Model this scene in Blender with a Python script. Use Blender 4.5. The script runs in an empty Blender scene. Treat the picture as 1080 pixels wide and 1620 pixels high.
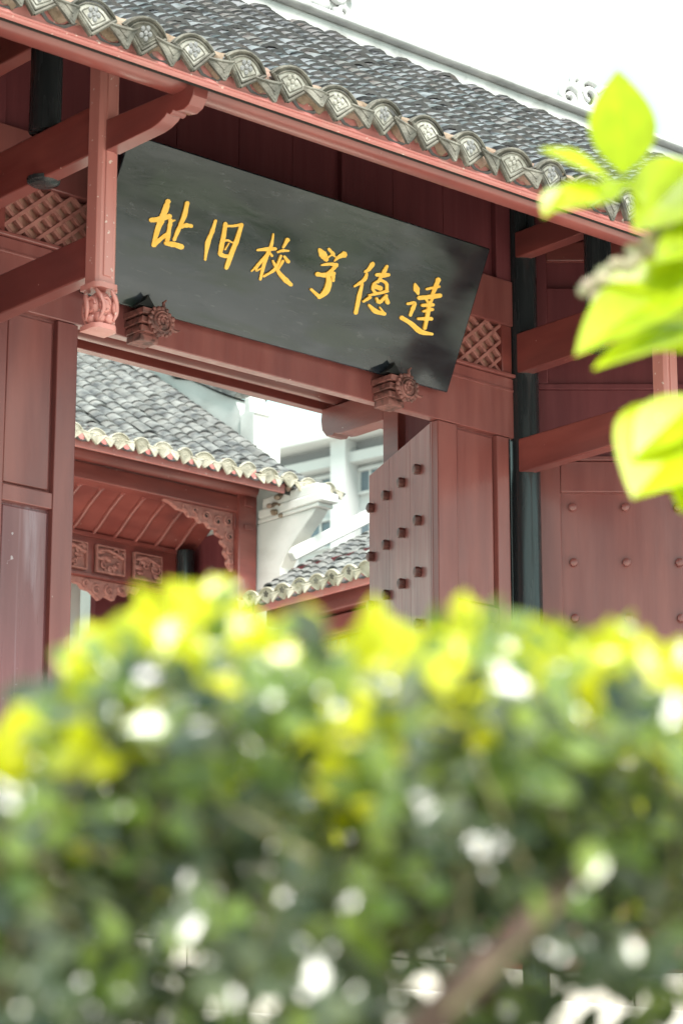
import bpy, bmesh, math, random
import numpy as np
from mathutils import Vector, Matrix, Euler, Quaternion
rad = math.radians
rng = np.random.default_rng(11)
random.seed(5)
sc = bpy.context.scene
COL = sc.collection

# ------------------------------------------------------------------ camera
CAM = Vector((-7.5, -9.02, 1.3))
YAW, PITCH = rad(41.2), rad(14.9)
cd = bpy.data.cameras.new('camera'); cam = bpy.data.objects.new('camera', cd); COL.objects.link(cam)
cam.location = CAM
cam.rotation_euler = (math.pi/2 + PITCH, 0, -YAW)
cd.sensor_fit = 'VERTICAL'; cd.sensor_height = 36.0; cd.sensor_width = 24.0
cd.lens = 36.0*4300/1620
cd.clip_start = 0.05; cd.clip_end = 2000
cd.dof.use_dof = True
cd.dof.focus_distance = 12.4
cd.dof.aperture_fstop = 6.2
cd.dof.aperture_blades = 0
sc.camera = cam

# ------------------------------------------------------------------ sky, sun, exposure
SUN_EL, SUN_AZ = rad(54), rad(194)        # azimuth clockwise from +Y
w = bpy.data.worlds.new('World'); sc.world = w; w.use_nodes = True
nt = w.node_tree; nt.nodes.clear()
sky = nt.nodes.new('ShaderNodeTexSky'); sky.sky_type = 'NISHITA'; sky.sun_disc = False
sky.sun_elevation = SUN_EL; sky.sun_rotation = SUN_AZ; sky.dust_density = 4.0; sky.air_density = 1.2
veil = nt.nodes.new('ShaderNodeMix'); veil.data_type = 'RGBA'; veil.blend_type = 'MIX'
veil.inputs['Factor'].default_value = 0.86
veil.inputs['B'].default_value = (7.6, 11.0, 10.3, 1)      # even pale cloud cover over the blue
bg = nt.nodes.new('ShaderNodeBackground'); bg.inputs['Strength'].default_value = 0.072
out = nt.nodes.new('ShaderNodeOutputWorld')
nt.links.new(sky.outputs[0], veil.inputs['A']); nt.links.new(veil.outputs['Result'], bg.inputs['Color'])
nt.links.new(bg.outputs[0], out.inputs[0])
sd = bpy.data.lights.new('sun', 'SUN'); sd.energy = 5.0; sd.angle = rad(28); sd.color = (1.0, 0.95, 0.88)
so = bpy.data.objects.new('sun', sd); COL.objects.link(so)
sdir = Vector((math.sin(SUN_AZ)*math.cos(SUN_EL), math.cos(SUN_AZ)*math.cos(SUN_EL), math.sin(SUN_EL)))
so.rotation_euler = (-sdir).to_track_quat('-Z', 'Y').to_euler(); so.location = (0, -20, 30)
vs = sc.view_settings
vs.view_transform = 'Standard'; vs.look = 'None'; vs.gamma = 1.0; vs.use_curve_mapping = False
vs.exposure = 1.05
sc.cycles.max_bounces = 10; sc.cycles.diffuse_bounces = 6
sc.cycles.use_denoising = True

# ------------------------------------------------------------------ materials
def mat(name, c1, c2=None, rough=0.5, r2=None, scale=(6, 6, 6), detail=4.0, lo=0.35, hi=0.65, bump=0.0, bscale=None,
        spec=0.5, specks=None, metal=0.0, dist=0.0, coat=0.0, stain=None):
    m = bpy.data.materials.new(name); m.use_nodes = True
    n = m.node_tree.nodes; l = m.node_tree.links
    p = n['Principled BSDF']
    p.inputs['Metallic'].default_value = metal; p.inputs['Specular IOR Level'].default_value = spec
    p.inputs['Coat Weight'].default_value = coat; p.inputs['Coat Roughness'].default_value = 0.2
    geo = n.new('ShaderNodeNewGeometry')
    def noise(sc_, det=4.0, d=0.0):
        mp = n.new('ShaderNodeMapping'); mp.inputs['Scale'].default_value = sc_
        l.new(geo.outputs['Position'], mp.inputs[0])
        t = n.new('ShaderNodeTexNoise'); t.inputs['Scale'].default_value = 1.0
        t.inputs['Detail'].default_value = det; t.inputs['Distortion'].default_value = d
        l.new(mp.outputs[0], t.inputs['Vector']); return t.outputs['Fac']
    def remap(s, a, b, c=0.0, d=1.0):
        r = n.new('ShaderNodeMapRange'); r.inputs[1].default_value = a; r.inputs[2].default_value = b
        r.inputs[3].default_value = c; r.inputs[4].default_value = d
        l.new(s, r.inputs[0]); return r.outputs[0]
    def mix(f, a, b):
        x = n.new('ShaderNodeMix'); x.data_type = 'RGBA'
        for v, k in ((f, 'Factor'), (a, 'A'), (b, 'B')):
            if hasattr(v, 'is_output'): l.new(v, x.inputs[k])
            elif isinstance(v, (int, float)): x.inputs[k].default_value = v
            else: x.inputs[k].default_value = (*v, 1)
        return x.outputs['Result']
    nz = noise(scale, detail, dist)
    col = mix(remap(nz, lo, hi), c1, c2 or c1)
    if stain:                                  # (colour, scale, threshold lo, hi, amount)
        sc_c, s_s, a, b, amt = stain
        col = mix(remap(noise(s_s, 6.0, 0.6), a, b, 0, amt), col, sc_c)
    if specks:                                 # (colour, scale, threshold)
        sc_c, s_s, th = specks
        col = mix(remap(noise((s_s,)*3, 2.0), th, th+0.02, 0, 0.85), col, sc_c)
    l.new(col, p.inputs['Base Color'])
    if r2 is not None: l.new(remap(noise(tuple(3*q for q in scale), 3.0), .3, .7, rough, r2), p.inputs['Roughness'])
    else: p.inputs['Roughness'].default_value = rough
    if bump:
        b = n.new('ShaderNodeBump'); b.inputs['Strength'].default_value = bump; b.inputs['Distance'].default_value = 0.01
        l.new(noise(bscale or tuple(4*q for q in scale), 5.0), b.inputs['Height']); l.new(b.outputs[0], p.inputs['Normal'])
    return m

RED = mat('red_paint', (.200, .056, .051), (.265, .084, .074), rough=.28, r2=.45, scale=(9, 9, 1.1), bump=.10, bscale=(60, 60, 4), coat=.45,
          specks=((.50, .36, .32), 30, .775), stain=((.15, .05, .052), (1.5, 1.5, .8), .45, .7, .75))
RED_BEAM = mat('red_beam_paint', (.205, .043, .036), (.275, .068, .056), rough=.32, r2=.5, scale=(1.6, 1.6, 9), bump=.09, bscale=(5, 5, 60),
          coat=.6, specks=((.60, .42, .36), 30, .755), stain=((.14, .036, .034), (1.2, 1.2, 3), .45, .68, .8))
RED_POST = mat('lit_red_post', (.48, .18, .158), (.54, .215, .19), rough=.36, r2=.5, coat=.5, scale=(9, 9, 1.4), bump=.06, bscale=(50, 50, 5),
          specks=((.70, .56, .5), 46, .70))  # lighter copy of the red, with the posts' front light painted in
RED_WORN = mat('worn_red_paint', (.165, .052, .058), (.22, .085, .09), rough=.22, r2=.42, coat=.5, scale=(11, 11, 1.0), bump=.22, bscale=(26, 26, 9),
          specks=((.45, .36, .39), 24, .73), stain=((.36, .25, .29), (16, 16, .8), .52, .72, .75))
RED_FASCIA = mat('lit_red_fascia', (.52, .19, .178), (.58, .24, .225), rough=.38, r2=.55, scale=(3, 3, 5), bump=.06, bscale=(30, 30, 30),
          specks=((.78, .66, .6), 38, .70), stain=((.50, .30, .27), (5, 5, 8), .55, .72, .8))  # pinker copy of the red, with light on the eave boards painted in
RED_DARK = mat('shaded_red_boards', (.12, .022, .028), (.155, .032, .038), rough=.55, r2=.7, scale=(12, 12, .9), bump=.12, bscale=(60, 60, 3))  # darker copy of the red, for timber lying in shade
RED_PALE = mat('carved_red_paint', (.36, .135, .115), (.42, .18, .155), rough=.45, r2=.6, scale=(14, 14, 14), bump=.15,
          stain=((.20, .07, .06), (30, 30, 30), .5, .7, .6))
RED_BRACKET = mat('aged_carved_red', (.20, .075, .064), (.26, .10, .086), rough=.5, r2=.65, scale=(14, 14, 14), bump=.2,
          stain=((.07, .028, .024), (26, 26, 26), .45, .62, .85))
BLACK = mat('black_lacquer', (.012, .015, .018), (.022, .025, .028), rough=.16, r2=.34, scale=(12, 12, .8), bump=.12, bscale=(45, 45, 3), spec=.6,
            stain=((.07, .075, .08), (22, 22, 1.5), .6, .75, .7))
FLAT_BLACK = mat('flat_black', (.008, .008, .008), rough=.6)
GOLD = mat('gold_paint', (.90, .50, .055), (.93, .58, .10), rough=.38, r2=.5, scale=(30, 30, 30), spec=.5, bump=.1)
TILE = mat('grey_roof_tile', (.020, .021, .026), (.070, .068, .074), rough=.26, r2=.42, scale=(7, 7, 7), bump=.2, bscale=(70, 70, 70), spec=.9,
           stain=((.12, .085, .075), (4, 4, 4), .56, .7, .55))
TILE_TOP = mat('skylit_tile_top', (.026, .027, .033), (.155, .155, .17), rough=.28, r2=.5, scale=(14, 14, 14), lo=.40, hi=.60, bump=.2, bscale=(70, 70, 70), spec=.6,
           stain=((.10, .075, .065), (2.5, 2.5, 2.5), .52, .66, .7))  # paler upper faces: sky reflection on the tiles put into the colour
TILE_OLD_TOP = mat('old_skylit_tile_top', (.05, .05, .055), (.20, .197, .192), rough=.5, r2=.65, scale=(8, 8, 8), bump=.2, bscale=(50, 50, 50),
           stain=((.12, .115, .11), (3, 3, 3), .5, .66, .7))  # sky reflection put into the colour for the courtyard roofs too
TILE_OLD = mat('pale_roof_tile', (.07, .07, .075), (.20, .195, .19), rough=.42, r2=.6, scale=(6, 6, 6), bump=.2, bscale=(50, 50, 50),
           stain=((.42, .41, .39), (9, 9, 9), .5, .68, .6))
DECK = mat('roof_deck', (.05, .045, .042), rough=.9)
PAN = mat('pan_tile', (.06, .06, .065), (.10, .095, .095), rough=.6, scale=(6, 6, 6))
ENDRIM = mat('weathered_tile_end', (.07, .062, .05), (.17, .16, .135), rough=.75, scale=(16, 16, 16), bump=.5, bscale=(110, 110, 110),
             stain=((.045, .042, .034), (11, 11, 11), .46, .64, .85))
ENDWHITE = mat('limewashed_tile_face', (.25, .24, .21), (.40, .39, .36), rough=.8, scale=(20, 20, 20), bump=.4, bscale=(90, 90, 90),
               stain=((.24, .23, .20), (22, 22, 22), .52, .7, .8))
ENDMOTIF = mat('grey_tile_motif', (.15, .15, .155), (.24, .24, .245), rough=.75, scale=(70, 70, 70), bump=.4)
ENDCREAM = mat('cream_tile_end', (.32, .295, .23), (.46, .43, .36), rough=.8, scale=(9, 9, 9), bump=.3, bscale=(60, 60, 60),
               stain=((.30, .27, .19), (8, 8, 8), .52, .7, .6))
MORTAR = mat('lime_mortar', (.17, .115, .075), (.27, .21, .16), rough=.9, scale=(14, 14, 14), bump=.8, bscale=(50, 50, 50),
             stain=((.34, .20, .17), (7, 7, 7), .5, .66, .7))
WHITE = mat('white_plaster', (.60, .60, .59), (.68, .675, .66), rough=.85, scale=(3, 3, 3), bump=.12, bscale=(40, 40, 40),
            stain=((.38, .36, .33), (1.6, 1.6, 3.5), .52, .78, .6))
WHITE_OLD = mat('weathered_white_plaster', (.40, .405, .405), (.50, .50, .495), rough=.85, scale=(5, 5, 5), bump=.3, bscale=(30, 30, 30),
            stain=((.13, .125, .12), (6, 6, 9), .54, .74, .6))
STONE = mat('pale_stone', (.52, .48, .43), (.64, .60, .54), rough=.8, scale=(5, 5, 5), bump=.3, bscale=(40, 40, 40),
            stain=((.30, .27, .23), (3, 3, 3), .55, .72, .6))
PAVE = mat('pale_paving', (.46, .42, .37), (.54, .50, .45), rough=.8, scale=(1.2, 1.2, 1.2), bump=.2, bscale=(15, 15, 15))
CONC = mat('white_render', (.46, .47, .475), (.52, .53, .535), rough=.8, scale=(.2, .2, .2))
CONCG = mat('grey_concrete', (.20, .205, .215), (.24, .245, .255), rough=.8, scale=(.15, .15, .5))
GLASS = mat('window_glass', (.08, .11, .14), (.14, .18, .21), rough=.12, scale=(.3, .3, .3), spec=.8)
BARK = mat('brown_bark', (.075, .042, .033), (.125, .078, .062), rough=.85, scale=(40, 40, 12), bump=.6)
TWIG = mat('twig_bark', (.16, .14, .07), (.25, .22, .12), rough=.8, scale=(40, 40, 40))
SOIL = mat('dark_soil', (.04, .03, .022), (.06, .05, .04), rough=.95)

def leaf_mat(name, c1, c2, trans, tfac, rough, spec=.5):
    m = bpy.data.materials.new(name); m.use_nodes = True
    n = m.node_tree.nodes; l = m.node_tree.links; p = n['Principled BSDF']
    g = n.new('ShaderNodeNewGeometry'); oi = n.new('ShaderNodeObjectInfo')
    ad = n.new('ShaderNodeMath'); ad.operation = 'ADD'; fr = n.new('ShaderNodeMath'); fr.operation = 'FRACT'
    l.new(g.outputs['Random Per Island'], ad.inputs[0]); l.new(oi.outputs['Random'], ad.inputs[1]); l.new(ad.outputs[0], fr.inputs[0])
    mx = n.new('ShaderNodeMix'); mx.data_type = 'RGBA'
    mx.inputs['A'].default_value = (*c1, 1); mx.inputs['B'].default_value = (*c2, 1); l.new(fr.outputs[0], mx.inputs['Factor'])
    tc = n.new('ShaderNodeNewGeometry'); nz = n.new('ShaderNodeTexNoise'); nz.inputs['Scale'].default_value = 45; nz.inputs['Detail'].default_value = 3
    l.new(tc.outputs['Position'], nz.inputs['Vector']); hv = n.new('ShaderNodeHueSaturation'); l.new(mx.outputs['Result'], hv.inputs['Color'])
    rm = n.new('ShaderNodeMapRange'); rm.inputs[1].default_value = .3; rm.inputs[2].default_value = .7; rm.inputs[3].default_value = .7; rm.inputs[4].default_value = 1.15
    l.new(nz.outputs['Fac'], rm.inputs[0]); l.new(rm.outputs[0], hv.inputs['Value']); l.new(hv.outputs[0], p.inputs['Base Color'])
    p.inputs['Roughness'].default_value = rough; p.inputs['Specular IOR Level'].default_value = spec
    t = n.new('ShaderNodeBsdfTranslucent'); t.inputs['Color'].default_value = (*trans, 1)
    ms = n.new('ShaderNodeMixShader'); ms.inputs[0].default_value = tfac
    l.new(p.outputs[0], ms.inputs[1]); l.new(t.outputs[0], ms.inputs[2]); l.new(ms.outputs[0], n['Material Output'].inputs['Surface'])
    return m
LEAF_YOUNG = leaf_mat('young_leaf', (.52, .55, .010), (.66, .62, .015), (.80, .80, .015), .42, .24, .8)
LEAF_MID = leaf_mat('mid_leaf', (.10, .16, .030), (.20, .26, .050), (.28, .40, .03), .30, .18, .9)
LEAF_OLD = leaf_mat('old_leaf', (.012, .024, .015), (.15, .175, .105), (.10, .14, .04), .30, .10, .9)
LEAF_TREE = leaf_mat('lime_tree_leaf', (.34, .44, .006), (.42, .49, .010), (.54, .66, .008), .42, .34)
SPIKE = leaf_mat('flower_spike', (.46, .46, .27), (.66, .50, .40), (.5, .5, .3), .25, .5)

# ------------------------------------------------------------------ mesh helpers
class MB:
    """collects shapes in world coordinates; build() links them as ONE mesh object"""
    def __init__(s): s.v = []; s.f = []; s.mi = []; s.cur = 0
    def add(s, vs_, fs):
        o = len(s.v); s.v += [tuple(q) for q in vs_]; s.f += [tuple(i+o for i in f) for f in fs]; s.mi += [s.cur]*len(fs); return s
    def box(s, x0, x1, y0, y1, z0, z1):
        return s.add([(x0,y0,z0),(x1,y0,z0),(x1,y1,z0),(x0,y1,z0),(x0,y0,z1),(x1,y0,z1),(x1,y1,z1),(x0,y1,z1)],
                     [(0,3,2,1),(4,5,6,7),(0,1,5,4),(1,2,6,5),(2,3,7,6),(3,0,4,7)])
    def obox(s, o, u, v, n, u0, u1, v0, v1, n0, n1):
        o, u, v, n = map(Vector, (o, u, v, n))
        P = [o+u*a+v*b+n*c for c in (n0, n1) for a, b in ((u0,v0),(u1,v0),(u1,v1),(u0,v1))]
        F = [(0,3,2,1),(4,5,6,7),(0,1,5,4),(1,2,6,5),(2,3,7,6),(3,0,4,7)]
        if u.cross(v).dot(n) < 0: F = [f[::-1] for f in F]
        return s.add(P, F)
    def prism(s, poly, fn, t0, t1):
        k = len(poly); A = [fn(a, b, t0) for a, b in poly]; B = [fn(a, b, t1) for a, b in poly]
        return s.add(A+B, [tuple(range(k-1, -1, -1)), tuple(range(k, 2*k))] + [(i, (i+1) % k, k+(i+1) % k, k+i) for i in range(k)])
    def tube(s, pts, r, seg=10, cap=True):
        pts = [Vector(p) for p in pts]; k = len(pts)
        rs = r if isinstance(r, (list, tuple)) else [r]*k
        t0 = (pts[1]-pts[0]).normalized(); ref = Vector((0, 0, 1)) if abs(t0.z) < .9 else Vector((1, 0, 0))
        a = t0.cross(ref).normalized(); V = []
        for i, p in enumerate(pts):
            t = (pts[min(i+1, k-1)]-pts[max(i-1, 0)]).normalized()
            a = (a - t*a.dot(t)).normalized(); b = t.cross(a)
            V += [p+(a*math.cos(q)+b*math.sin(q))*rs[i] for q in (2*math.pi*j/seg for j in range(seg))]
        F = [(i*seg+j, i*seg+(j+1) % seg, (i+1)*seg+(j+1) % seg, (i+1)*seg+j) for i in range(k-1) for j in range(seg)]
        if cap: F += [tuple(range(seg-1, -1, -1)), tuple(range((k-1)*seg, k*seg))]
        return s.add(V, F)
    def ball(s, c, r, nu=8, nv=6, sq=(1, 1, 1)):
        c = Vector(c); V = [c+Vector((0, 0, -r*sq[2]))]; 
        for i in range(1, nv):
            t = math.pi*i/nv
            V += [c+Vector((r*sq[0]*math.sin(t)*math.cos(2*math.pi*j/nu), r*sq[1]*math.sin(t)*math.sin(2*math.pi*j/nu), -r*sq[2]*math.cos(t))) for j in range(nu)]
        V.append(c+Vector((0, 0, r*sq[2]))); L = len(V)-1
        F = [(0, 1+(j+1) % nu, 1+j) for j in range(nu)] + [(L, L-nu+j, L-nu+(j+1) % nu) for j in range(nu)]
        for i in range(nv-2): F += [(1+i*nu+j, 1+i*nu+(j+1) % nu, 1+(i+1)*nu+(j+1) % nu, 1+(i+1)*nu+j) for j in range(nu)]
        return s.add(V, F)
    def mesh(s, name, mats, smooth=40, center=True):
        me = bpy.data.meshes.new(name)
        V = np.array(s.v, dtype=float).reshape(-1, 3)
        c = (V.min(0)+V.max(0))/2 if center else np.zeros(3)
        me.from_pydata((V-c).tolist(), [], s.f)
        for m in (mats if isinstance(mats, (list, tuple)) else [mats]): me.materials.append(m)
        if any(s.mi): me.polygons.foreach_set('material_index', s.mi)
        if smooth:
            me.polygons.foreach_set('use_smooth', [True]*len(me.polygons)); me.set_sharp_from_angle(angle=rad(smooth))
        me.update(); return me, Vector(c)
    def build(s, name, mats, parent=None, smooth=40, bevel=0.0, fix=False):
        me, c = s.mesh(name, mats, smooth)
        if fix:
            bm = bmesh.new(); bm.from_mesh(me); bmesh.ops.recalc_face_normals(bm, faces=bm.faces); bm.to_mesh(me); bm.free()
        o = link(name, me, c, parent)
        if bevel:
            b = o.modifiers.new('bevel', 'BEVEL'); b.width = bevel; b.segments = 2; b.limit_method = 'ANGLE'; b.angle_limit = rad(40)
        return o

WL = {}                       # world location of everything linked (nothing that carries children is rotated)
def link(name, me, loc, parent=None, rot=None, scale=None):
    o = bpy.data.objects.new(name, me); COL.objects.link(o)
    loc = Vector(loc); WL[o.name] = loc.copy()
    if parent is not None:
        o.parent = parent; o.location = loc - WL[parent.name]
    else: o.location = loc
    if rot is not None:
        if isinstance(rot, Euler) or isinstance(rot, tuple): o.rotation_euler = rot
        else: o.rotation_euler = rot.to_euler()
    if scale is not None: o.scale = scale if isinstance(scale, tuple) else (scale,)*3
    return o
def thing(name, label, cat, loc, group=None):
    o = link(name, None, loc); o.empty_display_size = .3; o['label'] = label; o['category'] = cat
    if group: o['group'] = group
    return o
def tag(o, label, cat): o['label'] = label; o['category'] = cat; return o
def YZ(a, b, t): return Vector((t, a, b))
def XZ(a, b, t): return Vector((a, t, b))

# the view cone, used only to decide which of many equal tiles show largest
FW = Vector((math.sin(YAW)*math.cos(PITCH), math.cos(YAW)*math.cos(PITCH), math.sin(PITCH)))
RT = Vector((math.cos(YAW), -math.sin(YAW), 0)); UP = RT.cross(FW)
def seen(p):
    d = Vector(p)-CAM; z = d.dot(FW)
    return z, z > 0 and abs(d.dot(RT)/z) < .13 and abs(d.dot(UP)/z) < .192

def joined(name, me, xf, mats, parent):
    """one mesh out of many transforms of the same small mesh (4x4 numpy arrays)"""
    n = len(me.vertices); V = np.empty(n*3); me.vertices.foreach_get('co', V); V = V.reshape(-1, 3)
    F = [tuple(p.vertices) for p in me.polygons]; MI = [p.material_index for p in me.polygons]
    allv = np.concatenate([V @ np.array(m)[:3, :3].T + np.array(m)[:3, 3] for m in xf])
    allf = [tuple(i+k*n for i in f) for k in range(len(xf)) for f in F]
    nm = bpy.data.meshes.new(name); c = (allv.min(0)+allv.max(0))/2
    nm.from_pydata((allv-c).tolist(), [], allf)
    for m in (mats if isinstance(mats, (list, tuple)) else [mats]): nm.materials.append(m)
    nm.polygons.foreach_set('material_index', MI*len(xf))
    nm.polygons.foreach_set('use_smooth', [True]*len(nm.polygons)); nm.set_sharp_from_angle(angle=rad(40)); nm.update()
    o = link(name, nm, Vector(c), parent); o['kind'] = 'stuff'; return o

# ------------------------------------------------------------------ roof tiles
def arc_tile_mesh(name, r0, r1, L, th, m, seg=6, flip=False, a0=8):
    m = m if isinstance(m, tuple) else (m, m)
    """half-pipe tile: front edge at y=0 (radius r0), back at y=L (radius r1); flip = concave pan tile"""
    b = MB(); V = []
    for y, r in ((0, r0), (L, r1)):
        for rr in (r, r-th):
            for j in range(seg+1):
                a = rad(a0)+(math.pi-2*rad(a0))*j/seg
                x, z = rr*math.cos(a), rr*math.sin(a)
                V.append((x, y, -z if flip else z))
    k = seg+1; F = []
    for j in range(seg): F.append((j, j+1, 2*k+j+1, 2*k+j))
    for j in range(seg): F += [(k+j+1, k+j, 3*k+j, 3*k+j+1), (j+1, j, k+j, k+j+1)]
    F += [(0, 2*k, 3*k, k), (seg, k+seg, 3*k+seg, 2*k+seg)]
    if not flip: F = [f[::-1] for f in F]
    b.add(V, F); b.mi = [0]*seg+[1]*(len(F)-seg); me, _ = b.mesh(name, m, 50, center=False); return me

def fan_mesh(name, mats, w=.098, h=.135):
    """end cap of a cover row: a fan with a pointed foot, raised rim, pale field and grey motif; faces -Y"""
    b = MB()
    def outline(s):
        pts = [(0, -.080*s), (0.0, -.080*s)][:1]
        for k in range(9):
            a = rad(32)+rad(116)*k/8; pts.append((w*1.04*s*math.cos(a)/math.cos(rad(32)), -.014+(.024+.052*math.sin((a-rad(32))/rad(116)*math.pi))*s))
        return pts
    b.cur = 0; b.prism(outline(1), lambda a, q, t: Vector((a, t, q)), .003, .018)
    b.cur = 1; b.prism(outline(.74), lambda a, q, t: Vector((a, t, q)), .0005, .006)
    b.cur = 0
    for s, r in ((.94, .0075), (.72, .0045), (.50, .003)):
        o = [Vector((x, .001, z)) for x, z in outline(s)]; b.tube(o+[o[0]], r, 6, cap=False)
    b.cur = 2
    for k in range(5): b.ball((.020*math.cos(k*1.257), .000, .004+.020*math.sin(k*1.257)), .011, 6, 4, (1, .5, 1))
    b.ball((0, -.002, .004), .010, 6, 4, (1, .5, 1))
    b.cur = 0
    me, _ = b.mesh(name, mats, 30, center=False)
    bm = bmesh.new(); bm.from_mesh(me); bmesh.ops.recalc_face_normals(bm, faces=bm.faces); bm.to_mesh(me); bm.free()
    return me
def drip_mesh(name, mats):
    """hanging end of a pan row: curved triangle with a raised border; faces -Y"""
    b = MB()
    for s, dy, mi in ((1, 0, 0), (.50, -.003, 1)):
        b.cur = mi; n = 6; V = []; F = []
        for back in (0, .012):
            for i in range(n+1):
                x = (-1+2*i/n)*.070*s; sag = -.020*(1-(x/.075)**2)
                V += [(x, dy+back-.03*(1-(x/.075)**2), sag+.012*s-.005), (x*.08, dy+back-.03-.012*s, -.086*s-.010)]
        o = 2*(n+1)
        for i in range(n):
            F += [(2*i, 2*i+1, 2*i+3, 2*i+2), (o+2*i+2, o+2*i+3, o+2*i+1, o+2*i), (2*i+2, o+2*i+2, o+2*i, 2*i), (2*i+1, o+2*i+1, o+2*i+3, 2*i+3)]
        F += [(0, o, o+1, 1), (2*n, 2*n+1, o+2*n+1, o+2*n)]
        b.add(V, F)
    b.cur = 0
    for s, r in ((.93, .006), (.68, .004)):
        P = [(x*s, -.002-.03*(1-(x/.07)**2), -.020*(1-(x/.07)**2)*s-.003) for x in np.linspace(-.07, .07, 7)]+[(.0, -.038, -.086*s-.006)]
        b.tube([Vector(p) for p in P+[P[0]]], r, 6, cap=False)
    me, _ = b.mesh(name, mats, 35, center=False)
    bm = bmesh.new(); bm.from_mesh(me); bmesh.ops.recalc_face_normals(bm, faces=bm.faces); bm.to_mesh(me); bm.free()
    return me

def tiled_roof(parent_thing, prof, rows, rz, place, expo, tmat, end_mats, drip_mats, singles, deck_w, pitch, jit=1.0, name='roof', ends=True, wave=.006):
    """prof: [(d, z)] from the eave inwards; rows: positions along the eave; place(a, d, z) -> world point.
    One deck mesh is the part; each tile that shows largest is a sub-part, the others one joined mesh."""
    P = np.array(prof, float); seg = np.hypot(np.diff(P[:, 0]), np.diff(P[:, 1])); S = np.concatenate([[0], np.cumsum(seg)])
    def at(s):
        d = np.interp(s, S, P[:, 0]); z = np.interp(s, S, P[:, 1]); e = .12
        d2 = np.interp(min(s+e, S[-1]), S, P[:, 0]); z2 = np.interp(min(s+e, S[-1]), S, P[:, 1])
        d1 = np.interp(max(s-e, 0), S, P[:, 0]); z1 = np.interp(max(s-e, 0), S, P[:, 1])
        return d, z, math.atan2(z2-z1, d2-d1)
    b = MB(); a0, a1 = deck_w; V = []
    dk = [(.11, float(np.interp(.11, P[:, 0], P[:, 1])))]+list(prof[1:])
    for (d, z) in dk: V += [place(a0, d, z-.075), place(a1, d, z-.075), place(a0, d, z-.14), place(a1, d, z-.14)]
    F = []
    for i in range(len(prof)-1):
        k = 4*i; F += [(k, k+1, k+5, k+4), (k+2, k+6, k+7, k+3), (k, k+4, k+6, k+2), (k+1, k+3, k+7, k+5)]
    e = 4*(len(prof)-1); F += [(0, 2, 3, 1), (e, e+1, e+3, e+2)]
    roof = b.add(V, F).build(name, DECK, parent_thing, 0, fix=True)
    cov = arc_tile_mesh('roof_tile', .098, .092, expo*1.9, .015, tmat, a0=33)
    pan = arc_tile_mesh('pan_tile', .105, .098, .34, .012, PAN, flip=True, a0=22)
    cand = []; pans = []
    for a in rows:
        s = .03; off = random.uniform(-.03, .03)*jit; ph = random.uniform(0, 6)
        while s < S[-1]-expo*.5:
            d, z, sl = at(s)
            tilt = sl - min(.015/expo*.62, .15) + random.gauss(0, .03)*jit
            aa = a + wave*math.sin(s*2.2+ph) + random.gauss(0, .0035)*jit
            M = Matrix.Translation(place(aa, d, z-.043+random.gauss(0, .003)*jit)) @ Matrix.Rotation(rz, 4, 'Z') @ Matrix.Rotation(random.gauss(0, .02)*jit, 4, 'Z') @ Matrix.Rotation(tilt, 4, 'X') @ Matrix.Rotation(random.gauss(0, .025)*jit, 4, 'Y')
            if random.random() < .02*jit: M = M @ Matrix.Translation((random.gauss(0, .012), random.gauss(-.015, .02), .006)) @ Matrix.Rotation(random.gauss(0, .14), 4, 'Z')
            dist, ok = seen(M.translation); cand.append((0 if ok else 1, dist, M)); s += expo*random.uniform(.9, 1.1)
        s = 0.0
        while s < S[-1]-.1:
            d, z, sl = at(s); pans.append(Matrix.Translation(place(a+pitch/2, d, z+.04)) @ Matrix.Rotation(rz, 4, 'Z') @ Matrix.Rotation(sl-.06, 4, 'X')); s += .2
    cand.sort(key=lambda c: (c[0], c[1]))
    for _, _, M in cand[:singles]:
        link('roof_tile', cov, M.translation, roof, M.to_euler())
    if cand[singles:]: joined('tile_field', cov, [c[2] for c in cand[singles:]], tmat, roof)
    joined('pan_tile_field', pan, pans, PAN, roof)
    if ends:
        fans = [fan_mesh('tile_end', end_mats), fan_mesh('tile_end', (end_mats[0], end_mats[1], end_mats[1])), fan_mesh('tile_end', (end_mats[0], end_mats[0], end_mats[2]))]; drip = drip_mesh('drip_tile', drip_mats)
        for a in rows:
            g = lambda q: random.gauss(0, q)*jit
            link('tile_end', random.choice(fans), place(a+g(.004), -.012, prof[0][1]+.014+g(.004)), roof, (rad(11)+g(.10), g(.09), rz+g(.09)))
            link('drip_tile', drip, place(a+pitch/2+g(.006), -.004, prof[0][1]+.018+g(.006)), roof, (rad(4)+g(.10), g(.07), rz+g(.09)))
    return roof

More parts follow.
